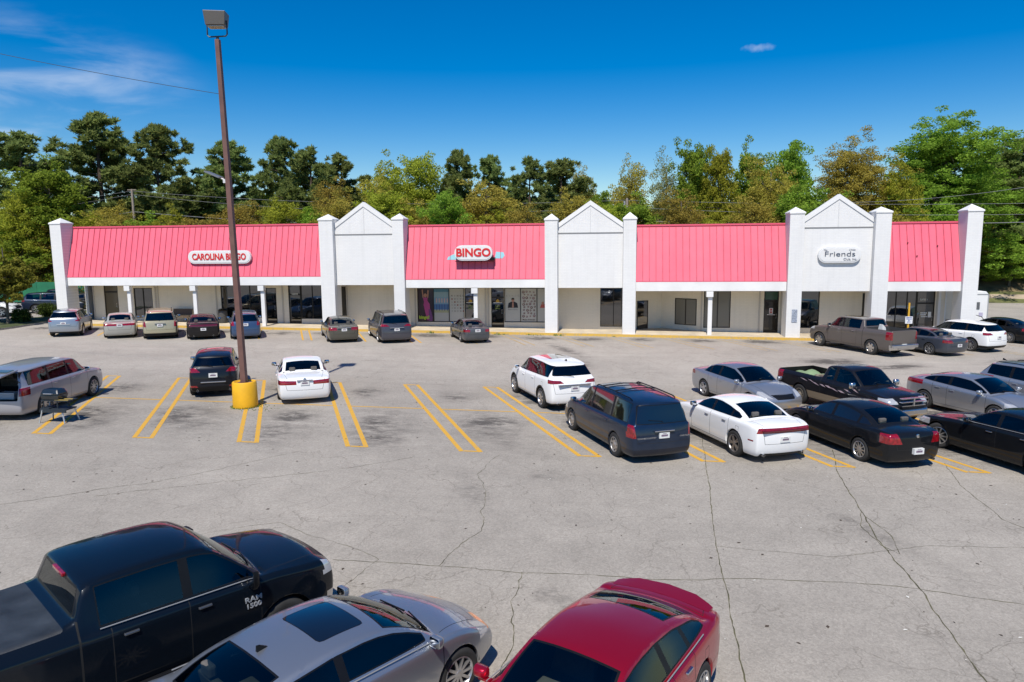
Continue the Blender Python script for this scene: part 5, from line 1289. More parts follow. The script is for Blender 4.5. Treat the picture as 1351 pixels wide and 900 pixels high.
def flat(name,polys,mats,parent,y):
    q=MB()
    for P,mi,dy in polys: q.quad([(x,y-dy,z) for x,z in P],mi)
    return q.build(name,mats,parent)
def ell(cx,cz,rx,rz,n=12,rot=0):
    return [(cx+rx*math.cos(2*math.pi*i/n)*math.cos(rot)-rz*math.sin(2*math.pi*i/n)*math.sin(rot),cz+rx*math.cos(2*math.pi*i/n)*math.sin(rot)+rz*math.sin(2*math.pi*i/n)*math.cos(rot)) for i in range(n)]
def posters_left(w,YW):
    y=YW+.070; sk=mat('print_skin',(.42,.22,.16),.6); mg=mat('print_magenta',(.40,.06,.22),.6); pu=mat('print_purple',(.16,.05,.18),.6); lm=mat('print_lime',(.40,.55,.05),.6)
    flat('poster_art',[([(-12.60,2.05),(-12.38,2.10),(-12.22,1.85),(-12.18,1.2),(-12.10,.72),(-12.42,.72),(-12.55,1.3),(-12.66,1.8)],1,.004),([(-12.30,1.5),(-12.14,1.45),(-12.02,.9),(-12.05,.65),(-12.3,.65)],2,.005),
        (ell(-12.52,2.45,.12,.14),0,.006),([(-12.70,2.30),(-12.34,2.30),(-12.40,1.95),(-12.60,1.95)],1,.007),([(-12.72,2.3),(-12.64,2.3),(-12.68,2.86),(-12.76,2.84)],0,.008),([(-12.38,2.3),(-12.30,2.3),(-12.26,2.8),(-12.36,2.84)],0,.008)],[sk,mg,pu],w,y)
    t=text_mesh('bingo!',.30,.012,.003); t.materials.append(lm); link('lettering',t,w,(-12.62,y-.02,.92),(R(90),0,0))
    pk=mat('print_pinkish',(.50,.34,.32),.6); nv=mat('print_navy',(.05,.08,.20),.6)
    P=[]
    for i in range(5):
        x=-11.72+.19*i; P.append(([(x-.045,1.95),(x+.045,1.95),(x+.045,2.2),(x-.045,2.2)],0,.004)); P.append((ell(x,2.2,.045,.06),0,.006)); P.append(([(x-.02,1.38),(x+.02,1.38),(x+.03,1.82),(x-.03,1.82)],1,.004))
    flat('poster_art',P,[pk,nv],w,y)
    tx=mat('print_text',(.12,.09,.08),.6); rd=mat('print_red',(.35,.05,.04),.6); ink=mat('print_brown',(.14,.05,.04),.6)
    for i,c in enumerate('BINGO'):
        t=text_mesh(c,.15,.004,.003); t.materials.append(tx); link('lettering',t,w,(-10.62+.20*i,y-.01,2.42),(R(90),0,0))
    rr=random.Random(2); hot={(0,0),(1,1),(2,2),(3,3),(4,4)}
    cards=MB()
    for j in range(5):
        for i in range(5):
            x=-10.62+.20*i; z=2.20-.21*j
            if (i,j) in hot: cards.quad([(a,y-.008,b) for a,b in ell(x,z,.055,.055)],1)
            t=text_mesh(str(rr.randint(1,15)+15*i),.11,.002,.003); t.materials.append(tx); link('lettering',t,w,(x,y-.012,z),(R(90),0,0))
    cards.build('poster_art',[tx,rd],w)
def posters_right(w,YW):
    y=YW+.070; sk=mat('print_skin',(.42,.22,.16),.6); bl=mat('print_jacket',(.02,.02,.025),.6); hr=mat('print_hair',(.03,.02,.015),.6); tx=mat('print_text',(.12,.09,.08),.6)
    for i,c in enumerate('BINGO'):
        t=text_mesh(c,.15,.002,.003); t.materials.append(mat('print_faint',(.36,.33,.30),.6)); link('lettering',t,w,(-6.78+.20*i,y-.01,2.42),(R(90),0,0))
    flat('poster_art',[([(-6.72,1.60),(-6.0,1.60),(-6.06,1.92),(-6.24,2.02),(-6.48,2.02),(-6.66,1.92)],1,.004),(ell(-6.36,2.10,.10,.13),0,.006),([(-6.47,2.16),(-6.25,2.16),(-6.27,2.26),(-6.36,2.29),(-6.45,2.26)],2,.008),
        ([(-6.42,1.62),(-6.30,1.62),(-6.31,1.96),(-6.41,1.96)],0,.007)],[sk,bl,hr],w,y)
    t=text_mesh('Make friends',.13,.001,.003); t.materials.append(mat('print_faint',(.36,.33,.30),.6)); link('lettering',t,w,(-6.36,y-.01,1.48),(R(90),0,0))
    rr=random.Random(7); P=[]
    for j in range(9):
        for i in range(4):
            x=-5.62+.235*i+rr.uniform(-.03,.03)+(.06 if j%2 else 0); z=2.70-.21*j+rr.uniform(-.03,.03); r=rr.choice((.055,.07,.095))
            P.append((ell(x,z,r,r),rr.choice((0,0,1)),.004)); P.append((ell(x-.01,z+.01,r*.45,r*.45,8),2,.006))
    flat('poster_art',P,[mat('ball_brown',(.16,.09,.08),.5),mat('ball_mauve',(.22,.12,.13),.5),mat('ball_pale',(.45,.40,.38),.5)],w,y)
    t=text_mesh('Make friends!',.16,.002,.003); t.materials.append(tx); link('lettering',t,w,(-5.27,y-.01,.78),(R(90),0,0))
    flat('poster_art',[([(-4.5,1.60),(-4.1,1.60),(-4.15,1.85),(-4.4,1.85)],0,.004),(ell(-4.3,1.92,.09,.11),1,.006)],[mat('print_coral',(.45,.10,.08),.6),sk],w,y)
def door_logo(w,x,YW):
    y=YW+.066; g=mat('print_gold',(.50,.30,.04),.5); l=mat('print_lime_dim',(.22,.30,.05),.5); wv=mat('vinyl_white',(.75,.75,.72),.6)
    flat('door_decal',[([(x-.14,1.98),(x+.14,1.98),(x+.10,2.12),(x,2.20),(x-.10,2.12)],0,.004),([(x-.30,1.93),(x+.30,1.93),(x+.30,1.965),(x-.30,1.965)],1,.006)],[g,wv],w,y)
    for z,s in ((1.72,'OPEN'),(1.55,'DAILY')):
        t=text_mesh(s,.13,.002,.003); t.materials.append(l); link('lettering',t,w,(x,y-.01,z),(R(90),0,0))
# ------------------------------------------------------------------ signs and street furniture
def pill(x0,x1,z0,z1,y0,y1,n=10):
    r=(z1-z0)/2; zc=(z0+z1)/2
    P=[(x1-r+r*math.sin(math.pi*i/n),zc+r*math.cos(math.pi*i/n)) for i in range(n+1)]+[(x0+r-r*math.sin(math.pi*i/n),zc-r*math.cos(math.pi*i/n)) for i in range(n+1)]
    q=MB(); q.quad([(x,y0,z) for x,z in P]); q.quad([(x,y1,z) for x,z in P][::-1])
    for a,b in zip(P,P[1:]+P[:1]): q.quad([(a[0],y0,a[1]),(b[0],y0,b[1]),(b[0],y1,b[1]),(a[0],y1,a[1])])
    return q
def signs():
    wh=mat('sign_white',(.74,.73,.71),.45,coat=.3); rim=mat('sign_rim',(.72,.72,.71),.5); rd=mat('sign_red',(.62,.018,.022),.5)
    def sign(label,x0,x1,z0,z1,yf,yb,txt,size,sx,bold,m=rd,dz=0):
        T=thing('sign',label,'sign',((x0+x1)/2,yb,z0))
        M_=Vector(((x0+x1)/2,yb,z0))
        def put(o): o.location=o.location-M_ ; return o
        put(pill(x0,x1,z0,z1,yf,yb).build('sign_box',rim,T)); put(pill(x0+.07,x1-.07,z0+.07,z1-.07,yf-.02,yf-.001).build('sign_face',wh,T))
        t=text_mesh(txt,size,bold,.01,sx); t.materials.append(m); put(link('lettering',t,T,((x0+x1)/2,yf-.04,(z0+z1)/2+dz),(R(90),0,0)))
        return T,put
    sign('long white oval sign with red letters CAROLINA BINGO on the left pink roof',-28.70,-24.12,4.80,5.70,46.80,47.02,'CAROLINA BINGO',.60,.78,.018)
    T,put=sign('white oval sign with big red letters BINGO on the second pink roof',-9.90,-7.38,4.90,5.90,46.66,46.95,'BINGO',.72,1.02,.024)
    bl=mat('patch_paint_blue',(.24,.50,.56),.6)
    q=MB()
    def onroof(x,z): return (x,46.74+(z-3.70)*(.98/3.5)-.012,z)
    q.quad([onroof(-10.5,4.95),onroof(-9.8,4.95),onroof(-9.75,5.36),onroof(-10.1,5.30),onroof(-10.42,5.14)]); q.quad([onroof(-7.3,5.02),onroof(-6.78,5.02),onroof(-6.64,5.2),onroof(-6.72,5.42),onroof(-7.22,5.46)])
    put(q.build('old_paint_patch',bl,T))
    q=MB(); q.box(-9.85,-7.30,46.55,46.95,4.84,4.87); q.box(-7.55,-7.25,46.7,47.1,4.9,5.1); put(q.build('bracket',BLACK(),T))
    T,put=sign('white oval sign lettered Friends on the right gable',12.93,15.44,4.62,5.58,46.74,46.915,'Friends',.44,1.42,-.004,mat('sign_ink',(.07,.08,.11),.6),.05)
    for tx,s,dx,dz in (('The',.12,-.85,.30),('Club, Inc.',.19,.62,-.26),('A Private',.09,.72,.31)):
        t=text_mesh(tx,s,.001,.008,1.1); t.materials.append(mat('sign_ink_pale',(.25,.26,.30),.6)); put(link('lettering',t,T,(14.185+dx,46.70,5.10+dz),(R(90),0,0)))
def furniture():
    # lamp post
    bx,by=-13.05,24.30; g=gz(bx)
    T=thing('lamp_post','tall brown square parking lot lamp post rising from a yellow concrete base','lamp post',(bx,by,g))
    br=mat('brown_paint',(.155,.078,.062),.55,noise=.2,nscale=3)
    q=MB(); q.lathe([(.44,0),(.445,.02),(.425,.90),(.405,.935),(.35,.94)],28,'z',(0,0,0)); q.lathe([(.35,.94),(.30,.86),(.001,.86)],28,'z')
    q.build('concrete_base',mat('yellow_base_paint',(.80,.42,.01),.55,noise=.12,nscale=2.5,bump=.15,bscale=30),T,smooth=True,ang=35)
    q=MB(); q.box(-.22,.22,-.22,.22,.862,.90); q.build('base_plate',br,T)
    lean=(-.24,.05)
    q=MB(); H_=12.84; w0,w1=.10,.075
    q.hexa([(-w0,-w0,.90),(w0,-w0,.90),(w0,w0,.90),(-w0,w0,.90)]+[(lean[0]+a*w1,lean[1]+b*w1,H_) for a,b in ((-1,-1),(1,-1),(1,1),(-1,1))]); q.build('pole',br,T,bevel=.01)
    lx,ly=lean; q=MB()
    q.tube([(lx,ly,H_-.02),(lx,ly,H_+.10)],.05,8); q.tube([(lx-.36,ly,H_+.60),(lx-.36,ly,H_+.16),(lx-.30,ly,H_+.10),(lx+.30,ly,H_+.10),(lx+.36,ly,H_+.16),(lx+.36,ly,H_+.60)],.026,8); q.build('lamp_yoke',mat('dark_teal_steel',(.05,.07,.075),.5,.5),T,smooth=True)
    q=MB(); 
    rz=.28
    c,s_=math.cos(rz),math.sin(rz)
    def rp(x,y,z): return (lx+x*c-y*s_,ly+x*s_+y*c,z)
    z0,z1=H_+.42,H_+.86
    q.hexa([rp(-.31,-.29,z0-.02),rp(.31,-.29,z0+.0),rp(.31,.29,z0+.05),rp(-.31,.29,z0+.03),rp(-.36,-.34,z1),rp(.36,-.34,z1),rp(.36,.34,z1+.04),rp(-.36,.34,z1+.04)]); q.build('lamp_head',mat('lamp_bronze',(.13,.115,.10),.5,.3),T,bevel=.015)
    q=MB(); q.hexa([rp(-.26,-.24,z0-.06),rp(.26,-.24,z0-.04),rp(.26,.24,z0+.0),rp(-.26,.24,z0-.02),rp(-.26,-.24,z0-.03),rp(.26,-.24,z0-.01),rp(.26,.24,z0+.03),rp(-.26,.24,z0+.01)]); q.build('lamp_lens',mat('lens',(.5,.45,.35),.2,coat=1),T)
    q=MB(); 
    fz=8.35-g; fx=lean[0]*fz/H_
    q.hexa([(fx-.78,-.18,fz+.22),(fx-.25,-.18,fz+.0),(fx-.25,.18,fz+.0),(fx-.78,.18,fz+.22),(fx-.76,-.18,fz+.27),(fx-.23,-.18,fz+.05),(fx-.23,.18,fz+.05),(fx-.76,.18,fz+.27)])
    q.build('flood_light',mat('flood_grey',(.25,.25,.26),.4,.5),T)
    q=MB(); q.tube([(fx-.28,0,fz+.02),(fx-.05,0,fz-.08)],.025,6); q.box(fx-.16,fx+.0,-.05,.05,fz-.16,fz-.03); q.build('flood_bracket',mat('bracket_white',(.6,.6,.6),.5),T)
    # wire to the lamp post
    a=Vector((bx-.21,by,11.2)); pts=[]
    e=Vector((-42,24.4+2,18.6))
    for i in range(41):
        t=i/40; p=a.lerp(e,t); p.z-=1.4*4*t*(1-t)*.35; pts.append(p)
    q=MB(); q.tube(pts,.010,5,cap=False); tag(q.build('overhead_wire',mat('wire',(.05,.06,.07),.6)),'thin black wire strung from the left sky down to the brown lamp post','wire')
    # utility poles behind the building and their wires
    wood=mat('weathered_wood',(.30,.25,.20),.9,noise=.3,nscale=6)
    for i,(x,h,lab) in enumerate(((-50.7,12.15,'bare wooden utility pole behind the left end of the pink roof'),(1.95,10.3,'utility pole with insulators on a cross arm behind the middle gable'),(-2.0,9.6,'thin short utility pole left of the one with a cross arm'))):
        y=73 if i<2 else 76
        T=thing('utility_pole',lab,'utility pole',(x,y,gz(x)),0,'utility poles behind the building')
        q=MB(); hh=h-gz(x); q.tube([(0,0,0),(0,0,hh)],[.16,.12] if i<2 else [.1,.08],10); q.build('pole',wood,T,smooth=True)
        if i==1:
            q=MB(); q.box(-1.25,1.25,-.06,.06,hh-1.62,hh-1.50); q.build('cross_arm',wood,T)
            q=MB()
            for dx in (-1.15,-.85,.75,1.1): q.tube([(dx,0,hh-1.5),(dx,0,hh-1.1)],[.07,.05],8)
            q.tube([(-.25,-.1,hh-.9),(-.25,-.1,hh-.3)],.10,8); q.build('insulator',mat('ceramic_grey',(.35,.35,.36),.4),T,smooth=True)
        elif i==0:
            q=MB(); q.box(-.5,.5,-.05,.05,hh-.12,hh-.03); q.build('cross_arm',wood,T)
    def wire(P,lab,sag=.5,r=.016):
        pts=[]
        for a,b in zip(P,P[1:]):
            a,b=Vector(a),Vector(b)
            for i in range(12):
                t=i/12; p=a.lerp(b,t); p.z-=sag*4*t*(1-t); pts.append(p)
        pts.append(Vector(P[-1])); q=MB(); q.tube(pts,r,4,cap=False); tag(q.build('overhead_wire',mat('wire_grey',(.22,.22,.22),.5)),lab,'wire')
    wire([(-95,73,9.8),(-50.7,73,11.95),(1.95,73,10.1),(70,73,9.9)],'topmost grey power line crossing in front of the trees behind the roofs',.8)
    wire([(-95,73,9.2),(-50.7,73,11.6),(1.95,73,9.4),(70,73,9.2)],'second grey power line running just below the topmost one',1.1)
    wire([(-95,73,7.2),(-50.7,73,9.75),(1.95,73,8.1),(70,73,8.6)],'lowest grey power line close above the pink roofs',.9,.03)
    wire([(20,70,9.4),(38,70,10.7),(60,70,11.8)],'slack grey wire rising to the right edge past the biggest green tree',.4)
    # grill on its folding stand
    T=thing('folding_stand','folding metal stand with light legs holding the grill, on the yellow stall line','stand',(-18.13,21.32,gz(-18)))
    lg=mat('leg_aluminium',(.62,.63,.63),.35,.7); dkm=mat('stand_dark',(.03,.04,.05),.5,.3)
    for (a,b) in ((-.43,-.30),(.42,-.22),(-.40,.26),(.50,.36)):
        q=MB(); q.tube([(a*1.0,b*1.0,0),(a*.78,b*.8,.44)],[.026,.022],8); q.build('leg',lg,T,smooth=True)
    q=MB(); q.box(-.42,.52,-.24,.26,.43,.47); q.box(-.42,.52,-.26,-.22,.36,.44); q.build('frame',dkm,T)
    q=MB(); q.box(-.42,-.10,-.22,.22,.47,.50); q.tube([(-.3,-.2,.5),(-.3,-.2,.74)],.02,6); q.tube([(.2,-.2,.5),(.2,-.2,.74)],.02,6); q.tube([(-.3,.2,.5),(-.3,.2,.74)],.02,6); q.tube([(.3,.2,.5),(.3,.2,.74)],.02,6); q.build('brace',dkm,T)
    q=MB(); q.box(.08,.62,-.25,.22,.74,.765); q.build('side_shelf',dkm,T); q=MB(); q.box(.10,.60,-.20,-.15,.767,.785); q.box(.10,.60,.0,.05,.767,.785); q.build('shelf_slat',mat('shelf_yellow',(.42,.30,.08),.5),T)
    q=MB(); q.box(-.36,.08,-.24,.22,.74,.762); q.build('shelf',dkm,T)
    T2=thing('grill','black portable grill with closed rounded lid, standing on the folding stand','grill',(-18.18,21.32,gz(-18)+.765))
    bk=mat('grill_enamel',(.012,.018,.022),.3,coat=.8,noise=.2)
    q=MB(); q.hexa([(-.30,-.20,0),(.30,-.20,0),(.30,.20,0),(-.30,.20,0),(-.34,-.24,.17),(.34,-.24,.17),(.34,.24,.17),(-.34,.24,.17)]); q.build('firebox',bk,T2,bevel=.02)
    q=MB(); q.hexa([(-.35,-.25,.174),(.35,-.25,.174),(.35,.25,.174),(-.35,.25,.174),(-.27,-.17,.36),(.27,-.17,.36),(.27,.17,.36),(-.27,.17,.36)]); q.build('lid',bk,T2,bevel=.05)
    q=MB(); q.tube([(-.15,-.24,.22),(-.15,-.29,.23),(.15,-.29,.23),(.15,-.24,.22)],.012,6); q.build('lid_handle',lg,T2)
    # things in the open wagon and in the pickup bed
    # walkway bench and bin
    T=thing('bench','brown wooden bench on the walkway behind the gold minivan','bench',(-30.5,48.3,gz(-30.5)+.15))
    bw=mat('bench_brown',(.13,.085,.055),.7,noise=.2)
    q=MB(); q.box(-.75,.75,-.22,.22,.42,.47); q.build('seat',bw,T); q=MB(); q.hexa([(-.75,.22,.5),(.75,.22,.5),(.75,.26,.5),(-.75,.26,.5),(-.75,.32,.95),(.75,.32,.95),(.75,.36,.95),(-.75,.36,.95)]); q.build('backrest',bw,T)
    for sx in (-.65,.65): 
        for sy in (-.17,.2):
            q=MB(); q.box(sx-.03,sx+.03,sy-.03,sy+.03,0,.42 if sy<0 else .5); q.build('leg',bw,T)
    T=thing('litter_bin','dark grey litter bin on the walkway left of the blue wagon','litter bin',(-27.3,48.4,gz(-27)+.15))
    q=MB(); q.lathe([(.001,0),(.26,0),(.30,.05),(.31,.85),(.30,.88)],16,'z'); q.build('bin_body',mat('bin_grey',(.07,.07,.07),.7,noise=.3),T,smooth=True)
    q=MB(); q.lathe([(.31,.882),(.33,.93),(.22,1.02),(.001,1.05)],16,'z'); q.build('bin_lid',BLACK(),T,smooth=True)
    # yellow sign post in front of section 4
    T=thing('sign_post','yellow post with a small white notice, standing on the kerb beside the bronze pickup','sign post',(18.40,46.75,gz(18.4)+.15))
    yp=mat('post_yellow',(.72,.40,.03),.5)
    q=MB(); q.lathe([(.001,0),(.20,0),(.16,.20),(.07,.42),(.055,.45)],14,'z'); q.build('post_base',yp,T,smooth=True)
    q=MB(); q.tube([(0,0,.4),(0,0,2.25)],.055,10); q.build('post',yp,T,smooth=True)
    q=MB(); q.box(-.21,.21,-.085,-.06,.98,1.42); q.build('notice_panel',mat('notice_white',(.72,.72,.72),.5),T)
    nb=mat('notice_blue',(.08,.12,.35),.5)
    for s,z,sz in (('RESERVED',1.35,.075),('PARKING',1.26,.075),('ONLY',1.08,.075)):
        t=text_mesh(s,sz,.002,.003); t.materials.append(nb); link('lettering',t,T,(0,-.09,z),(R(90),0,0))
    q=MB(); q.quad([(a,-.088,b) for a,b in ell(0,1.17,.04,.04)]); q.build('symbol',nb,T)
    # white enclosed trailer beyond the right corner pillar
    T=thing('cargo_trailer','white enclosed cargo trailer parked behind the right corner pillar','trailer',(23.9,53.4,gz(24)))
    tw=mat('trailer_white',(.78,.78,.77),.5,noise=.06,nscale=1)
    q=MB()
    def prof(y): return [(-1.15,.45,),(1.55,.45),(1.55,2.62),(1.38,2.82),(-1.0,2.85),(-1.15,2.70)]
    P=prof(0); q.quad([(x,-1.4,z) for x,z in P]); q.quad([(x,3.6,z) for x,z in P][::-1])
    for a,b in zip(P,P[1:]+P[:1]): q.quad([(a[0],-1.4,a[1]),(b[0],-1.4,b[1]),(b[0],3.6,b[1]),(a[0],3.6,a[1])])
    q.build('box_body',tw,T,bevel=.03)
    q=MB(); q.box(.62,1.02,-1.43,-1.402,1.62,2.10); q.build('window',[mat('trailer_window',(.10,.11,.12),.1,coat=1)],T)
    q=MB(); q.box(-1.1,1.52,-1.42,-1.402,2.60,2.66); q.box(1.50,1.56,-1.43,-1.40,.5,2.6); q.build('trim_bar',mat('alu_trim',(.5,.5,.5),.4,.6),T)
    q=MB(); q.tube([(.7,-1.42,1.35),(.55,-1.75,1.30),(1.0,-1.8,1.15),(1.45,-1.5,.75)],.02,6); q.build('cable',BLACK(),T)
    q=MB(); q.box(1.0,1.25,-1.425,-1.402,1.15,1.40); q.build('notice_panel',mat('notice_lilac',(.45,.42,.55),.6),T)
    ty,rm,tw_=wheel_meshes(.34,'steel')
    for sg,x in ((1,-1.15),(-1,1.5)):
        for y in (.6,1.5):
            w=link('wheel',ty,T,(x,y,.34),(0,0,R(90 if sg>0 else -90))); link('rim',rm,w)
    # green screened fence at the back of the left lot
    T=thing('green_fence','green fabric screened fence behind the cars of the neighbouring lot','fence',(-54,62,gz(-54)))
    q=MB(); n=16; fm=mat('fence_green',(.015,.16,.075),.7,noise=.2,nscale=1)
    for i in range(n):
        x0=-18+2*i*1.15; x1=-18+2*(i+1)*1.15
        q.box(x0,x1-.02,-.02,.02,.15,2.05)
    q.build('screen_panel',fm,T)
    for i in range(n+1):
        q=MB(); q.tube([(-18+2.3*i,.05,0),(-18+2.3*i,.05,2.2)],.035,6); q.build('post',mat('post_steel',(.3,.3,.3),.5,.5),T)
    T=thing('sign','small white notice board standing against the green fence at the left edge','sign',(-54.5,60.6,gz(-54)))
    q=MB(); q.box(-.55,.55,-.03,.03,1.3,2.1); q.build('notice_panel',mat('notice_white',(.72,.72,.72),.5),T)
    for s,z in (('SELF',1.88),('STORAGE',1.58)):
        t=text_mesh(s,.22,.004,.004); t.materials.append(nb); link('lettering',t,T,(0,-.04,z),(R(90),0,0))
    for sx in (-.5,.5):
        q=MB(); q.tube([(sx,.05,0),(sx,.05,2.15)],.035,6); q.build('post',mat('post_steel',(.3,.3,.3),.5,.5),T)
def cargo():
    def at_obj(prefix):
        for o in bpy.data.objects:
            if o.parent is None and o.get('label','').startswith(prefix): return o
    w=at_obj('lavender'); 
    if w:
        bpy.context.view_layer.update()
        M_=w.matrix_world
        def put(name,label,cat,loc,parts):
            T=thing(name,label,cat,M_@Vector(loc)); T.rotation_euler=M_.to_euler()
            for nm,q,m in parts: q.build(nm,m,T,bevel=.015)
            return T
        gy=mat('box_grey',(.42,.44,.46),.5); dk=mat('bag_dark',(.03,.03,.035),.8,noise=.3)
        q=MB(); q.box(-.18,.18,-.27,.27,0,.17); q2=MB(); q2.box(-.19,.19,-.28,.28,.173,.22); put('storage_box','light grey storage box in the open cargo area of the wagon','box',(-2.05,-.20,.69),[('box_body',q,gy),('box_lid',q2,mat('box_pale',(.6,.6,.6),.5))])
        q=MB(); q.box(-.2,.2,-.22,.22,0,.26); q2=MB(); q2.tube([(0,-.15,.26),(0,-.1,.34),(0,.1,.34),(0,.15,.26)],.015,6); put('duffel_bag','dark bag beside the grey box in the open cargo area','bag',(-1.95,.35,.69),[('bag_body',q,dk),('bag_handle',q2,dk)])
        q=MB(); q.box(-.1,.1,-.16,.16,0,.40); q2=MB(); q2.box(-.11,.11,-.17,.17,.404,.44); put('cooler','blue grey cooler deep in the open cargo area','cooler',(-1.7,-.50,.69),[('box_body',q,mat('cooler_blue',(.07,.10,.16),.5)),('box_lid',q2,mat('box_pale',(.6,.6,.6),.5))])
    t=at_obj('black extended')
    if t:
        M_=t.matrix_world
        def bed(name,label,cat,loc,q,m,nm=None,**k):
            o=q.build(name,m,None,M_@Vector(loc),M_.to_euler(),**k); tag(o,label,cat)
        q=MB(); 
        n=8
        for i in range(n):
            for j in range(n):
                f=lambda a,b:(-.75+1.5*a/n,-.62+1.24*b/n,.05+.05*math.sin(a*1.3)+.04*math.cos(b*1.7+a*.6))
                q.quad([f(i,j),f(i+1,j),f(i+1,j+1),f(i,j+1)])
        bed('tarpaulin','pale green tarpaulin spread in the bed of the black pickup','tarpaulin',(-1.85,.05,.93),q,mat('tarp_green',(.24,.33,.17),.6,noise=.2,nscale=3),smooth=True,ang=80)
        q=MB(); q.lathe([(.30,-.04),(.34,-.10),(.34,.10),(.30,.04),(.20,.09),(.20,-.09),(.30,-.10)],20,'z'); bed('spare_wheel','dusty spare wheel lying in the pickup bed near the cab','wheel',(-.88,-.30,1.02),q,mat('dusty_rubber',(.20,.17,.13),.9,noise=.3),smooth=True)
        q=MB(); q.lathe([(.001,0),(.17,.0),(.22,.12),(.20,.30),(.10,.40),(.001,.42)],14,'z'); bed('sack','white sack leaning against the cab in the pickup bed','sack',(-.50,-.05,.93),q,mat('sack_white',(.62,.62,.60),.8,noise=.15),smooth=True)
    p=at_obj('bronze crew')
    if p:
        M_=p.matrix_world; q=MB(); q.hexa([(-.22,-.16,0),(.22,-.16,0),(.22,.16,0),(-.22,.16,0),(-.15,-.1,.45),(.15,-.1,.45),(.12,.1,.62),(-.12,.1,.62)])
        tag(q.build('toolbox',mat('sack_white',(.62,.62,.60),.8,noise=.15),None,M_@Vector((-1.5,0,1.0)),M_.to_euler(),bevel=.03),'white bundle standing up in the bed of the bronze pickup','bundle')
# ------------------------------------------------------------------ trees
def leafmat(name,c1,c2,trans=.3,dark=.45):
    if name in _M: return _M[name]
    m=bpy.data.materials.new(name); m.use_nodes=True; nt=m.node_tree; nt.nodes.clear(); L_=nt.links.new
    out=N(nt,'ShaderNodeOutputMaterial'); d=N(nt,'ShaderNodeBsdfDiffuse'); t=N(nt,'ShaderNodeBsdfTranslucent'); mx=N(nt,'ShaderNodeMixShader'); mx.inputs[0].default_value=trans
    g=N(nt,'ShaderNodeNewGeometry'); oi=N(nt,'ShaderNodeObjectInfo')
    r=N(nt,'ShaderNodeMix',data_type='RGBA'); r.inputs[6].default_value=(*c1,1); r.inputs[7].default_value=(*c2,1); L_(g.outputs['Random Per Island'],r.inputs[0])
    tc=N(nt,'ShaderNodeTexCoord'); n=N(nt,'ShaderNodeTexNoise'); n.inputs['Scale'].default_value=.55; n.inputs['Detail'].default_value=3; L_(tc.outputs['Object'],n.inputs['Vector'])
    mr=N(nt,'ShaderNodeMapRange'); mr.inputs[1].default_value=.35; mr.inputs[2].default_value=.65; mr.inputs[3].default_value=1-dark; mr.inputs[4].default_value=1.2; L_(n.outputs['Fac'],mr.inputs[0])
    m2=N(nt,'ShaderNodeMix',data_type='RGBA',blend_type='MULTIPLY'); m2.inputs[0].default_value=1; L_(r.outputs[2],m2.inputs[6]); L_(mr.outputs[0],m2.inputs[7])
    hs=N(nt,'ShaderNodeHueSaturation'); mh=N(nt,'ShaderNodeMapRange'); mh.inputs[3].default_value=.485; mh.inputs[4].default_value=.515; L_(oi.outputs['Random'],mh.inputs[0]); L_(mh.outputs[0],hs.inputs['Hue'])
    mv=N(nt,'ShaderNodeMapRange'); mv.inputs[3].default_value=.85; mv.inputs[4].default_value=1.15; L_(oi.outputs['Random'],mv.inputs[0]); L_(mv.outputs[0],hs.inputs['Value'])
    L_(m2.outputs[2],hs.inputs['Color']); L_(hs.outputs[0],d.inputs['Color']); L_(hs.outputs[0],t.inputs['Color']); L_(d.outputs[0],mx.inputs[1]); L_(t.outputs[0],mx.inputs[2]); L_(mx.outputs[0],out.inputs['Surface'])
    _M[name]=m; return m
def soup(name,cen,size,m,rng,flat=.0,aspect=1.6,dirs=None):
    n=len(cen); cen=np.asarray(cen)
    a=rng.normal(size=(n,3)); a/=np.linalg.norm(a,axis=1)[:,None]
    if dirs is not None: a=a*.45+dirs; a/=np.linalg.norm(a,axis=1)[:,None]
    b=rng.normal(size=(n,3)); b-=a*(a*b).sum(1)[:,None]; b/=np.linalg.norm(b,axis=1)[:,None]
    s=size*rng.uniform(.55,1.25,(n,1))
    u=a*s*aspect*.5; w=b*s*.5
    V=np.stack([cen-u,cen+w,cen+u,cen-w],1).reshape(-1,3)
    me=bpy.data.meshes.new(name); me.vertices.add(4*n); me.vertices.foreach_set('co',V.reshape(-1).astype('f'))
    me.loops.add(4*n); me.loops.foreach_set('vertex_index',np.arange(4*n,dtype='i'))
    me.polygons.add(n); me.polygons.foreach_set('loop_start',np.arange(0,4*n,4,dtype='i')); me.polygons.foreach_set('loop_total',np.full(n,4,dtype='i'))
    me.materials.append(m); me.update(calc_edges=True); return me
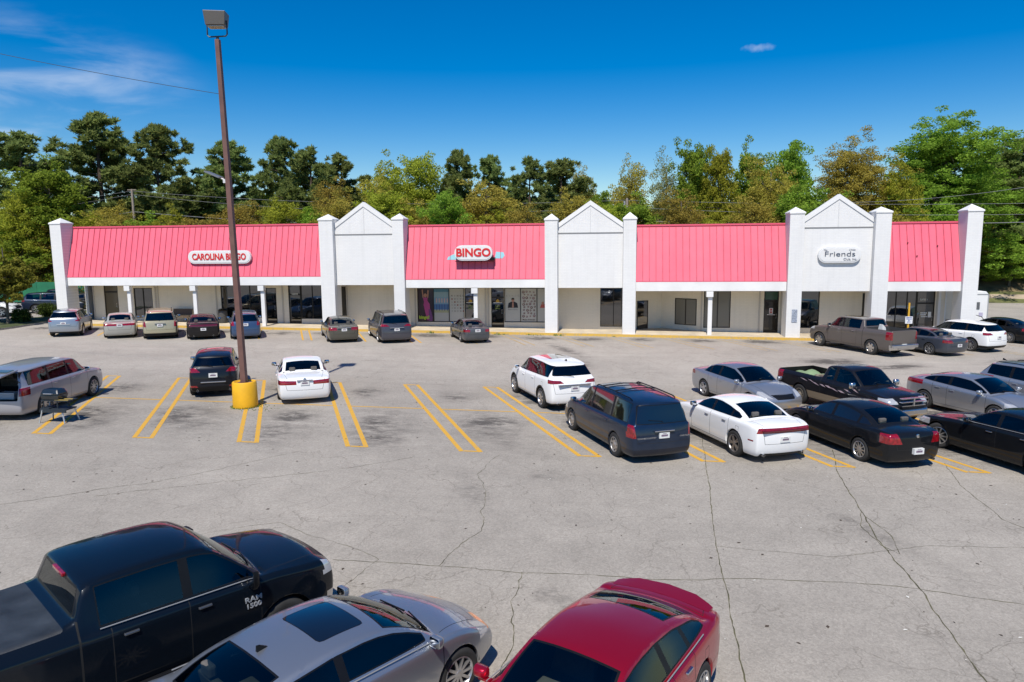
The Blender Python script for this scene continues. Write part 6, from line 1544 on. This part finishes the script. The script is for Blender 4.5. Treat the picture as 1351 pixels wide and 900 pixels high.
def limbs(rng,kind,H):
    """branch skeleton: list of (p0,p1,r0,r1) and tips"""
    S=[];tips=[]
    bend=rng.normal(0,.25,2)
    def trunk(z): t=z/H; return np.array([bend[0]*math.sin(t*2.2)*1.2,bend[1]*math.sin(t*1.9)*1.2,z])
    n=10
    for i in range(n): 
        z0,z1=H*.90*i/n,H*.90*(i+1)/n; r=lambda z:.20*(1-z/H)**.8+.03; S.append((trunk(z0),trunk(z1),r(z0)*1.1,r(z1)*1.1))
    if kind=='o':
        for k in range(16):
            z=H*(.24+.2*rng.random()); a=k*2.4; p0=trunk(z); L=H*rng.uniform(.22,.40); up=rng.uniform(.7,1.6)
            d=np.array([math.cos(a),math.sin(a),up]); d/=np.linalg.norm(d); p1=p0+d*L; S.append((p0,p1,.10,.03))
            for q in range(6):
                e=p0+d*L*rng.uniform(.7,1.15)+rng.normal(0,1,3)*np.array([.09,.09,.05])*H; S.append((p0+d*L*.7,e,.035,.012)); tips.append((e,.9))
    elif kind=='p':
        zz=H*rng.uniform(.30,.36)
        while zz<H*.97:
            t=(zz/H-.33)/.64; L=(1.0-abs(t-.35)**1.4*1.25)*H*.205*rng.uniform(.7,1.2)
            if t>.85: L*=.75
            for k in range(rng.integers(2,5)):
                a=rng.uniform(0,6.28); up=rng.uniform(.05,.5)
                p0=trunk(zz); d=np.array([math.cos(a),math.sin(a),up]); l=L*rng.uniform(.6,1.15); p1=p0+d*l
                S.append((p0,p1,.05,.02)); tips.append((p1,.75)); tips.append((p0+d*l*.68+rng.normal(0,.25,3),.65))
                if l>1.5: tips.append((p1+rng.normal(0,.5,3),.55)); tips.append((p0+d*l*.45,.5))
            zz+=H*rng.uniform(.030,.055)
        tips.append((trunk(H*.98),.6)); tips.append((trunk(H*.94)+.2,.7))
    else:
        nb=26
        for k in range(nb):
            z=H*(.14+.66*(k+rng.random())/nb); t=(z/H-.14)/.7
            a=k*2.4+rng.uniform(-.4,.4); L=H*(.25-.13*t)*rng.uniform(.8,1.2); up=.35+.9*t
            p0=trunk(z); d=np.array([math.cos(a),math.sin(a),up]); d/=np.linalg.norm(d); p1=p0+d*L
            S.append((p0,p0+d*L*.5,.07*(1-t)+.03,.04)); S.append((p0+d*L*.5,p1,.04,.015))
            for q in range(4):
                e=p0+d*L*rng.uniform(.45,1.0)+rng.normal(0,1,3)*np.array([.09,.09,.075])*H*.62
                S.append((p0+d*L*.5,e,.03,.012)); tips.append((e,rng.uniform(.75,1.15)))
            tips.append((p1,.95))
        for q in range(6): tips.append((trunk(H*rng.uniform(.82,.97))+rng.normal(0,.5,3),.9))
    return S,tips
def tree_proto(kind,seed):
    big=kind.isupper(); kind=kind.lower()
    rng=np.random.default_rng(seed); H=15.
    S,tips=limbs(rng,kind,H)
    q=MB()
    for a,b,r0,r1 in S: q.tube([a,b],[r0,r1],5,cap=False)
    bark={'p':mat('pine_bark',(.10,.07,.05),.95,noise=.3),'t':mat('pale_bark',(.25,.22,.18),.95,noise=.3)}.get(kind,mat('grey_bark',(.13,.11,.085),.95,noise=.3))
    tm=q.mesh('trunk',bark,True,60)
    C=[]; D=[]
    for c,r in tips:
        if kind=='p':
            m_=4
            for _ in range(m_):
                cc=c+rng.normal(0,r*.42,3); n=62; p=rng.normal(size=(n,3)); p/=np.linalg.norm(p,axis=1)[:,None]; D.append(p+np.array([0,0,.35])); p=p*r*.40*rng.uniform(.25,1.,(n,1)); p[:,2]*=.8; C.append(cc+p)
        else:
            dn={'o':60,'t':40,'b':62,'y':74,'g':84}[kind]
            for _ in range(10 if big else 3):
                cc=c+rng.normal(0,r*(.62 if big else .55),3); n=dn; p=rng.normal(size=(n,3)); p/=np.linalg.norm(p,axis=1)[:,None]; p*=r*.66*rng.uniform(.15,1.,(n,1))**.5*(.62 if big else 1); p[:,2]*=.75; C.append(cc+p)
    C=np.concatenate(C); D=np.concatenate(D) if D else None
    lm={'p':leafmat('pine_needles',(.17,.225,.065),(.28,.32,.10),.45,.15),
        'g':leafmat('green_leaves',(.19,.29,.035),(.29,.40,.055),.48,.2),
        'y':leafmat('yellow_green_leaves',(.30,.34,.035),(.42,.43,.06),.48,.15),
        'b':leafmat('olive_buds',(.33,.285,.05),(.46,.375,.08),.45,.15),
        'o':leafmat('ornamental_leaves',(.20,.20,.03),(.28,.27,.05),.35,.2),
        't':leafmat('pale_leaves',(.26,.28,.08),(.38,.38,.13),.45,.2)}[kind]
    cm=soup('crown',C,{'p':.105,'o':.30,'t':.12,'b':.135,'y':.15,'g':.16}[kind]*(.62 if big else 1),lm,rng,aspect=4.6 if kind=='p' else 1.5,dirs=D)
    rad=np.percentile(np.hypot(C[:,0],C[:,1]),93)
    return tm,cm,rad,C[:,2].max()
TREES=[
(-65.2,74.0,18.0,4.4,'p','dark pine with an open crown at the far left edge of the treeline'),
(-56.2,68.0,14.7,4.8,'g','bright green leafy tree behind the left corner pillar'),
(-58.3,80.0,20.7,5.0,'p','tallest dark pine, behind the left end of the long pink roof'),
(-51.7,80.0,19.4,4.2,'p','tall pine standing just right of the tallest pine'),
(-59.7,86.0,14.8,3.7,'p','shorter pine seen between the two tallest pines'),
(-47.0,78.0,13.3,3.5,'p','low dark pine to the left of the lamp post'),
(-44.3,82.0,17.6,4.1,'p','round headed dark pine directly behind the lamp post'),
(-38.8,84.0,18.4,3.5,'p','narrow dark pine between the lamp post and the first gable'),
(-33.8,80.0,16.7,3.3,'p','dark pine behind the right end of the long pink roof'),
(-32.1,84.0,16.5,3.2,'p','dark pine just left of the first white gable'),
(-27.1,70.0,12.4,2.7,'b','olive brown budding tree left of the first white gable'),
(-23.4,76.0,15.8,3.5,'y','yellow green tree rising behind the first white gable'),
(-20.5,80.0,16.2,3.5,'y','tall yellow green tree right of the first white gable'),
(-22.2,70.0,13.1,3.1,'b','olive budding tree directly behind the first gable peak'),
(-16.8,82.0,16.3,2.5,'p','small round dark pine above the oval bingo sign'),
(-13.1,84.0,16.0,2.7,'p','dark pine just right of the oval bingo sign'),
(-12.0,72.0,12.5,3.7,'b','broad olive brown tree behind the roof with the oval bingo sign'),
(-8.7,84.0,15.7,2.7,'p','dark pine left of the middle gable'),
(-5.0,78.0,14.8,3.5,'p','spreading dark pine behind the middle gable'),
(-2.8,82.0,14.7,2.2,'b','thin brown tree beside the pine behind the middle gable'),
(-0.5,74.0,11.2,2.2,'g','small thin green tree behind the middle gable peak'),
(2.5,80.0,15.6,2.9,'b','olive brown tree right of the middle gable, behind the utility pole'),
(6.4,82.0,16.5,2.4,'t','thin pale tree with sky showing through its crown'),
(9.0,80.0,17.1,2.7,'g','deep green leafy tree left of the plain pink roof centre'),
(11.3,78.0,16.0,2.3,'y','yellow green tree between two deep green trees'),
(15.0,82.0,17.5,2.8,'g','deep green leafy tree behind the plain pink roof'),
(19.0,80.0,16.7,3.1,'g','green tree left of the gable with the friends sign'),
(15.7,74.0,14.4,2.7,'b','rusty olive tree behind the right end of the plain pink roof'),
(25.1,80.0,17.9,5.3,'B','big bronze budding tree above the gable with the friends sign'),
(29.1,78.0,15.1,3.0,'y','green tree between the bronze tree and the biggest green tree'),
(35.3,84.0,19.4,7.0,'G','biggest rounded green tree, behind the right corner pillar'),
(43.4,86.0,15.2,3.4,'p','dark tree at the right edge of the treeline'),
(39.3,87.0,10.8,4.1,'y','green tree at the foot of the biggest tree beyond the right corner'),
(43.4,88.0,10.2,4.0,'g','dense green tree above the road bank at the right'),
]
def bankz(x,y):
    if x<26 or y<79.7: return gz(x)
    prof=[(79.7,0),(80.6,.35),(82.0,.75),(83.2,.95),(85.5,1.9),(88,2.7),(96,3.4),(140,4)]
    return gz(x)+lerp(prof,y)*min(1,(x-24)/8)
def trees():
    pr={}; rr=random.Random(21)
    for k,n in (('p',4),('g',3),('y',3),('b',3),('t',1),('o',2),('G',1),('B',1)):
        pr[k]=[tree_proto(k,100*ord(k)+i) for i in range(n)]
    cnt={}
    def put(x,y,h,w,k,label,group,cat='tree'):
        i=cnt.get(k,0); cnt[k]=i+1; tm,cm,rad,top=pr[k][i%len(pr[k])]
        nm={'p':'pine_tree'}.get(k,'leafy_tree') if cat=='tree' else 'bush'
        z=bankz(x,y)-.05
        T=thing(nm,label,cat,(x,y,z),rr.uniform(0,6.28),group)
        s=w/rad; T.scale=(s,s,h/top)
        link('trunk',tm,T); link('crown',cm,T)
    for x,y,h,w,k,l in TREES: put(x,y,h,w*1.05,k,l,'trees behind the building')
    # under and between them, a lower row closer to the building
    def row(n,x0,x1,y0,y1,h0,h1,w0,w1,kinds,lab,group):
        names=['leftmost','second','third','fourth','fifth','sixth','seventh','eighth','ninth','tenth','eleventh','twelfth','thirteenth','fourteenth','fifteenth','sixteenth','seventeenth','eighteenth','nineteenth','twentieth','twenty first','twenty second','twenty third','twenty fourth','twenty fifth','twenty sixth']
        for i in range(n):
            x=x0+(x1-x0)*(i+.5)/n+rr.uniform(-.8,.8)
            l=('leftmost '+lab) if i==0 else ('rightmost '+lab) if i==n-1 else names[i]+' from the left of the row: '+lab
            put(x,rr.uniform(y0,y1),rr.uniform(h0,h1),rr.uniform(w0,w1),kinds[i%len(kinds)],l,group)
    row(24,-58,26,65.5,69,8.5,11.3,2.6,3.6,'bybgybbyg','low tree behind the roofs','low trees behind the roofs')
    row(22,-64,30,88,94,10.5,13.5,3.4,4.6,'pbgpypb','tree in the back row filling the gaps','back row of trees')
    row(7,-68,-47,64.5,70,7,11,3.0,4.2,'ybgyb','tree behind the green fence','trees behind the green fence')
    row(9,29,58,85.5,88,6.5,9.5,2.8,3.8,'gygbg','low tree on the right bank','trees on the right bank')
    row(9,30,56,84.3,85.6,3.4,5.2,1.8,2.6,'gybg','bushy sapling at the foot of the right bank','saplings on the right bank')
    row(10,-56,-4,83,90,11,14,3,3.8,'pppy','lower tree between the tall pines','lower trees between the pines')
    row(5,44,70,92,98,12,15,4,5,'gpgpy','tree at the far right above the bank','far right trees')
    # small ornamental tree on the grass strip
    put(-42.2,45.9,4.9,2.2,'o','small yellow green tree on the grass strip left of the building','tree on the grass strip')
    put(-46.2,46.0,4.6,2.1,'o','second small tree at the left edge of the grass strip','tree on the grass strip')
    # bushes
    def bush(x,y,h,w,label,kind='g',seed=1):
        rng=np.random.default_rng(seed); C=[]
        for _ in range(34):
            c=rng.normal(size=3); c/=np.linalg.norm(c); c*=rng.uniform(.5,.9); c=c*np.array([w,w,h*.5])+np.array([0,0,h*.52]); n=70; p=rng.normal(size=(n,3))*.16*h; C.append(c+p)
        C=np.concatenate(C); C[:,2]=np.abs(C[:,2])
        m=leafmat('bush_leaves_'+kind,*{'g':((.05,.085,.02),(.09,.13,.03)),'r':((.16,.10,.035),(.22,.15,.05))}[kind])
        T=thing('bush',label,'bush',(x,y,gz(x)+.1)); link('leaves',soup('leaves',C,.10,m,rng),T)
        q=MB()
        for i in range(5):
            a=i*1.25; q.tube([(0,0,0),(w*.5*math.cos(a),w*.5*math.sin(a),h*.6)],[.03,.012],5)
        link('stem',q.mesh('stem',mat('grey_bark',(.13,.11,.085),.95,noise=.3)),T)
    bush(-43.2,50.9,.9,.8,'dark green bush between the white and the navy suv on the grass strip',seed=3)
    bush(-41.5,55.0,2.1,1.5,'rounded russet bush seen through the gap beside the left corner pillar','r',4)
    bush(-42.1,47.0,.8,.6,'small dark bush at the foot of the small yellow green tree','g',5)
# ------------------------------------------------------------------ light, sky, camera
def world(strength=.10,el=56,towards=(-.08,-.997)):
    w=bpy.data.worlds.new('World'); sc.world=w; w.use_nodes=True; nt=w.node_tree; bg=nt.nodes['Background']
    sky=N(nt,'ShaderNodeTexSky',sky_type='NISHITA'); sky.sun_disc=False
    sky.sun_elevation=R(el); az=math.atan2(towards[0],towards[1]); sky.sun_rotation=az
    sky.air_density=1.0; sky.dust_density=.12; sky.ozone_density=3.0; sky.altitude=100
    hs=N(nt,'ShaderNodeHueSaturation'); hs.inputs['Saturation'].default_value=1.62; hs.inputs['Hue'].default_value=.508; hs.inputs['Value'].default_value=1.06
    nt.links.new(sky.outputs[0],hs.inputs['Color'])
    # thin cirrus in one part of the sky
    tc=N(nt,'ShaderNodeTexCoord'); sp=N(nt,'ShaderNodeSeparateXYZ'); nt.links.new(tc.outputs['Generated'],sp.inputs[0])
    mp=N(nt,'ShaderNodeMapping'); mp.inputs['Scale'].default_value=(3.4,3.4,14); mp.inputs['Rotation'].default_value=(0,R(4),0)
    nt.links.new(tc.outputs['Generated'],mp.inputs[0])
    n=N(nt,'ShaderNodeTexNoise'); n.inputs['Scale'].default_value=1.6; n.inputs['Detail'].default_value=7; n.inputs['Roughness'].default_value=.55; n.inputs['Distortion'].default_value=.4
    nt.links.new(mp.outputs[0],n.inputs['Vector'])
    r=N(nt,'ShaderNodeMapRange',interpolation_type='SMOOTHSTEP'); r.inputs[1].default_value=.42; r.inputs[2].default_value=.82; r.inputs[3].default_value=0; r.inputs[4].default_value=.58
    nt.links.new(n.outputs['Fac'],r.inputs[0])
    # mask: around azimuth of the far left, elevations 8-22 deg
    d=Vector((-.635,.755,.165)).normalized()
    dp=N(nt,'ShaderNodeVectorMath',operation='DISTANCE'); dp.inputs[1].default_value=d
    sc2=N(nt,'ShaderNodeVectorMath',operation='MULTIPLY'); sc2.inputs[1].default_value=(1,1,1.9)
    nt.links.new(tc.outputs['Generated'],sc2.inputs[0]); dp.inputs[1].default_value=(d.x,d.y,d.z*1.9); nt.links.new(sc2.outputs[0],dp.inputs[0])
    mk=N(nt,'ShaderNodeMapRange',interpolation_type='SMOOTHSTEP'); mk.inputs[1].default_value=.05; mk.inputs[2].default_value=.21; mk.inputs[3].default_value=1; mk.inputs[4].default_value=0
    nt.links.new(dp.outputs['Value'],mk.inputs[0])
    d2=Vector((.1819,.9549,.2348*4.5)); dq=N(nt,'ShaderNodeVectorMath',operation='DISTANCE'); dq.inputs[1].default_value=d2
    sc3=N(nt,'ShaderNodeVectorMath',operation='MULTIPLY'); sc3.inputs[1].default_value=(1,1,4.5); nt.links.new(tc.outputs['Generated'],sc3.inputs[0])
    n9=N(nt,'ShaderNodeTexNoise'); n9.inputs['Scale'].default_value=90; n9.inputs['Detail'].default_value=4; nt.links.new(tc.outputs['Generated'],n9.inputs['Vector'])
    s9=N(nt,'ShaderNodeVectorMath',operation='SCALE'); s9.inputs['Scale'].default_value=.035; nt.links.new(n9.outputs['Color'],s9.inputs[0])
    a9=N(nt,'ShaderNodeVectorMath',operation='ADD'); nt.links.new(sc3.outputs[0],a9.inputs[0]); nt.links.new(s9.outputs[0],a9.inputs[1]); dq.inputs[1].default_value=d2+Vector((.0175,.0175,.0175)); nt.links.new(a9.outputs[0],dq.inputs[0])
    m3=N(nt,'ShaderNodeMapRange',interpolation_type='SMOOTHSTEP'); m3.inputs[1].default_value=.002; m3.inputs[2].default_value=.024; m3.inputs[3].default_value=.22; m3.inputs[4].default_value=0; nt.links.new(dq.outputs['Value'],m3.inputs[0])
    m0=N(nt,'ShaderNodeMath',operation='MULTIPLY'); nt.links.new(r.outputs[0],m0.inputs[0]); nt.links.new(mk.outputs[0],m0.inputs[1])
    m=N(nt,'ShaderNodeMath',operation='ADD'); nt.links.new(m0.outputs[0],m.inputs[0]); nt.links.new(m3.outputs[0],m.inputs[1])
    mx=N(nt,'ShaderNodeMix',data_type='RGBA'); mx.inputs[7].default_value=(8.5,9,9.8,1)
    nt.links.new(m.outputs[0],mx.inputs[0]); nt.links.new(hs.outputs[0],mx.inputs[6])
    nt.links.new(mx.outputs[2],bg.inputs['Color']); bg.inputs['Strength'].default_value=strength
    sd=bpy.data.lights.new('sun','SUN'); sd.energy=SUN_E; sd.angle=R(.53); sd.color=(1,.95,.87)
    so=bpy.data.objects.new('sun',sd); COL.objects.link(so)
    v=Vector((towards[0]*math.cos(R(el)),towards[1]*math.cos(R(el)),math.sin(R(el))))
    so.rotation_euler=v.to_track_quat('Z','Y').to_euler(); so.location=v*50
SUN_E=4.9
def camera():
    cd=bpy.data.cameras.new('camera'); cd.lens=36*950/1351; cd.sensor_width=36; cd.clip_end=5000; cd.clip_start=.1
    co=bpy.data.objects.new('camera',cd); COL.objects.link(co); sc.camera=co
    TH=R(7.5); PT=math.atan(129/950); RO=.0095
    f=Vector((-math.sin(TH)*math.cos(PT),math.cos(TH)*math.cos(PT),-math.sin(PT))); r0=Vector((math.cos(TH),math.sin(TH),0)); u0=r0.cross(f)
    r=r0*math.cos(RO)-u0*math.sin(RO); u=u0*math.cos(RO)+r0*math.sin(RO)
    M=Matrix(((r.x,u.x,-f.x,0),(r.y,u.y,-f.y,0),(r.z,u.z,-f.z,6.0),(0,0,0,1)))
    co.matrix_world=M
    sc.view_settings.view_transform='Standard'; sc.view_settings.look='None'; sc.view_settings.gamma=1; sc.view_settings.exposure=.08
    sc.view_settings.use_curve_mapping=False
    sc.cycles.max_bounces=6; sc.cycles.diffuse_bounces=3; sc.cycles.glossy_bounces=3; sc.cycles.transparent_max_bounces=8
    return co
ground()
building()
signs()
build_cars()
furniture()
cargo()
trees()
world(.10)
camera()
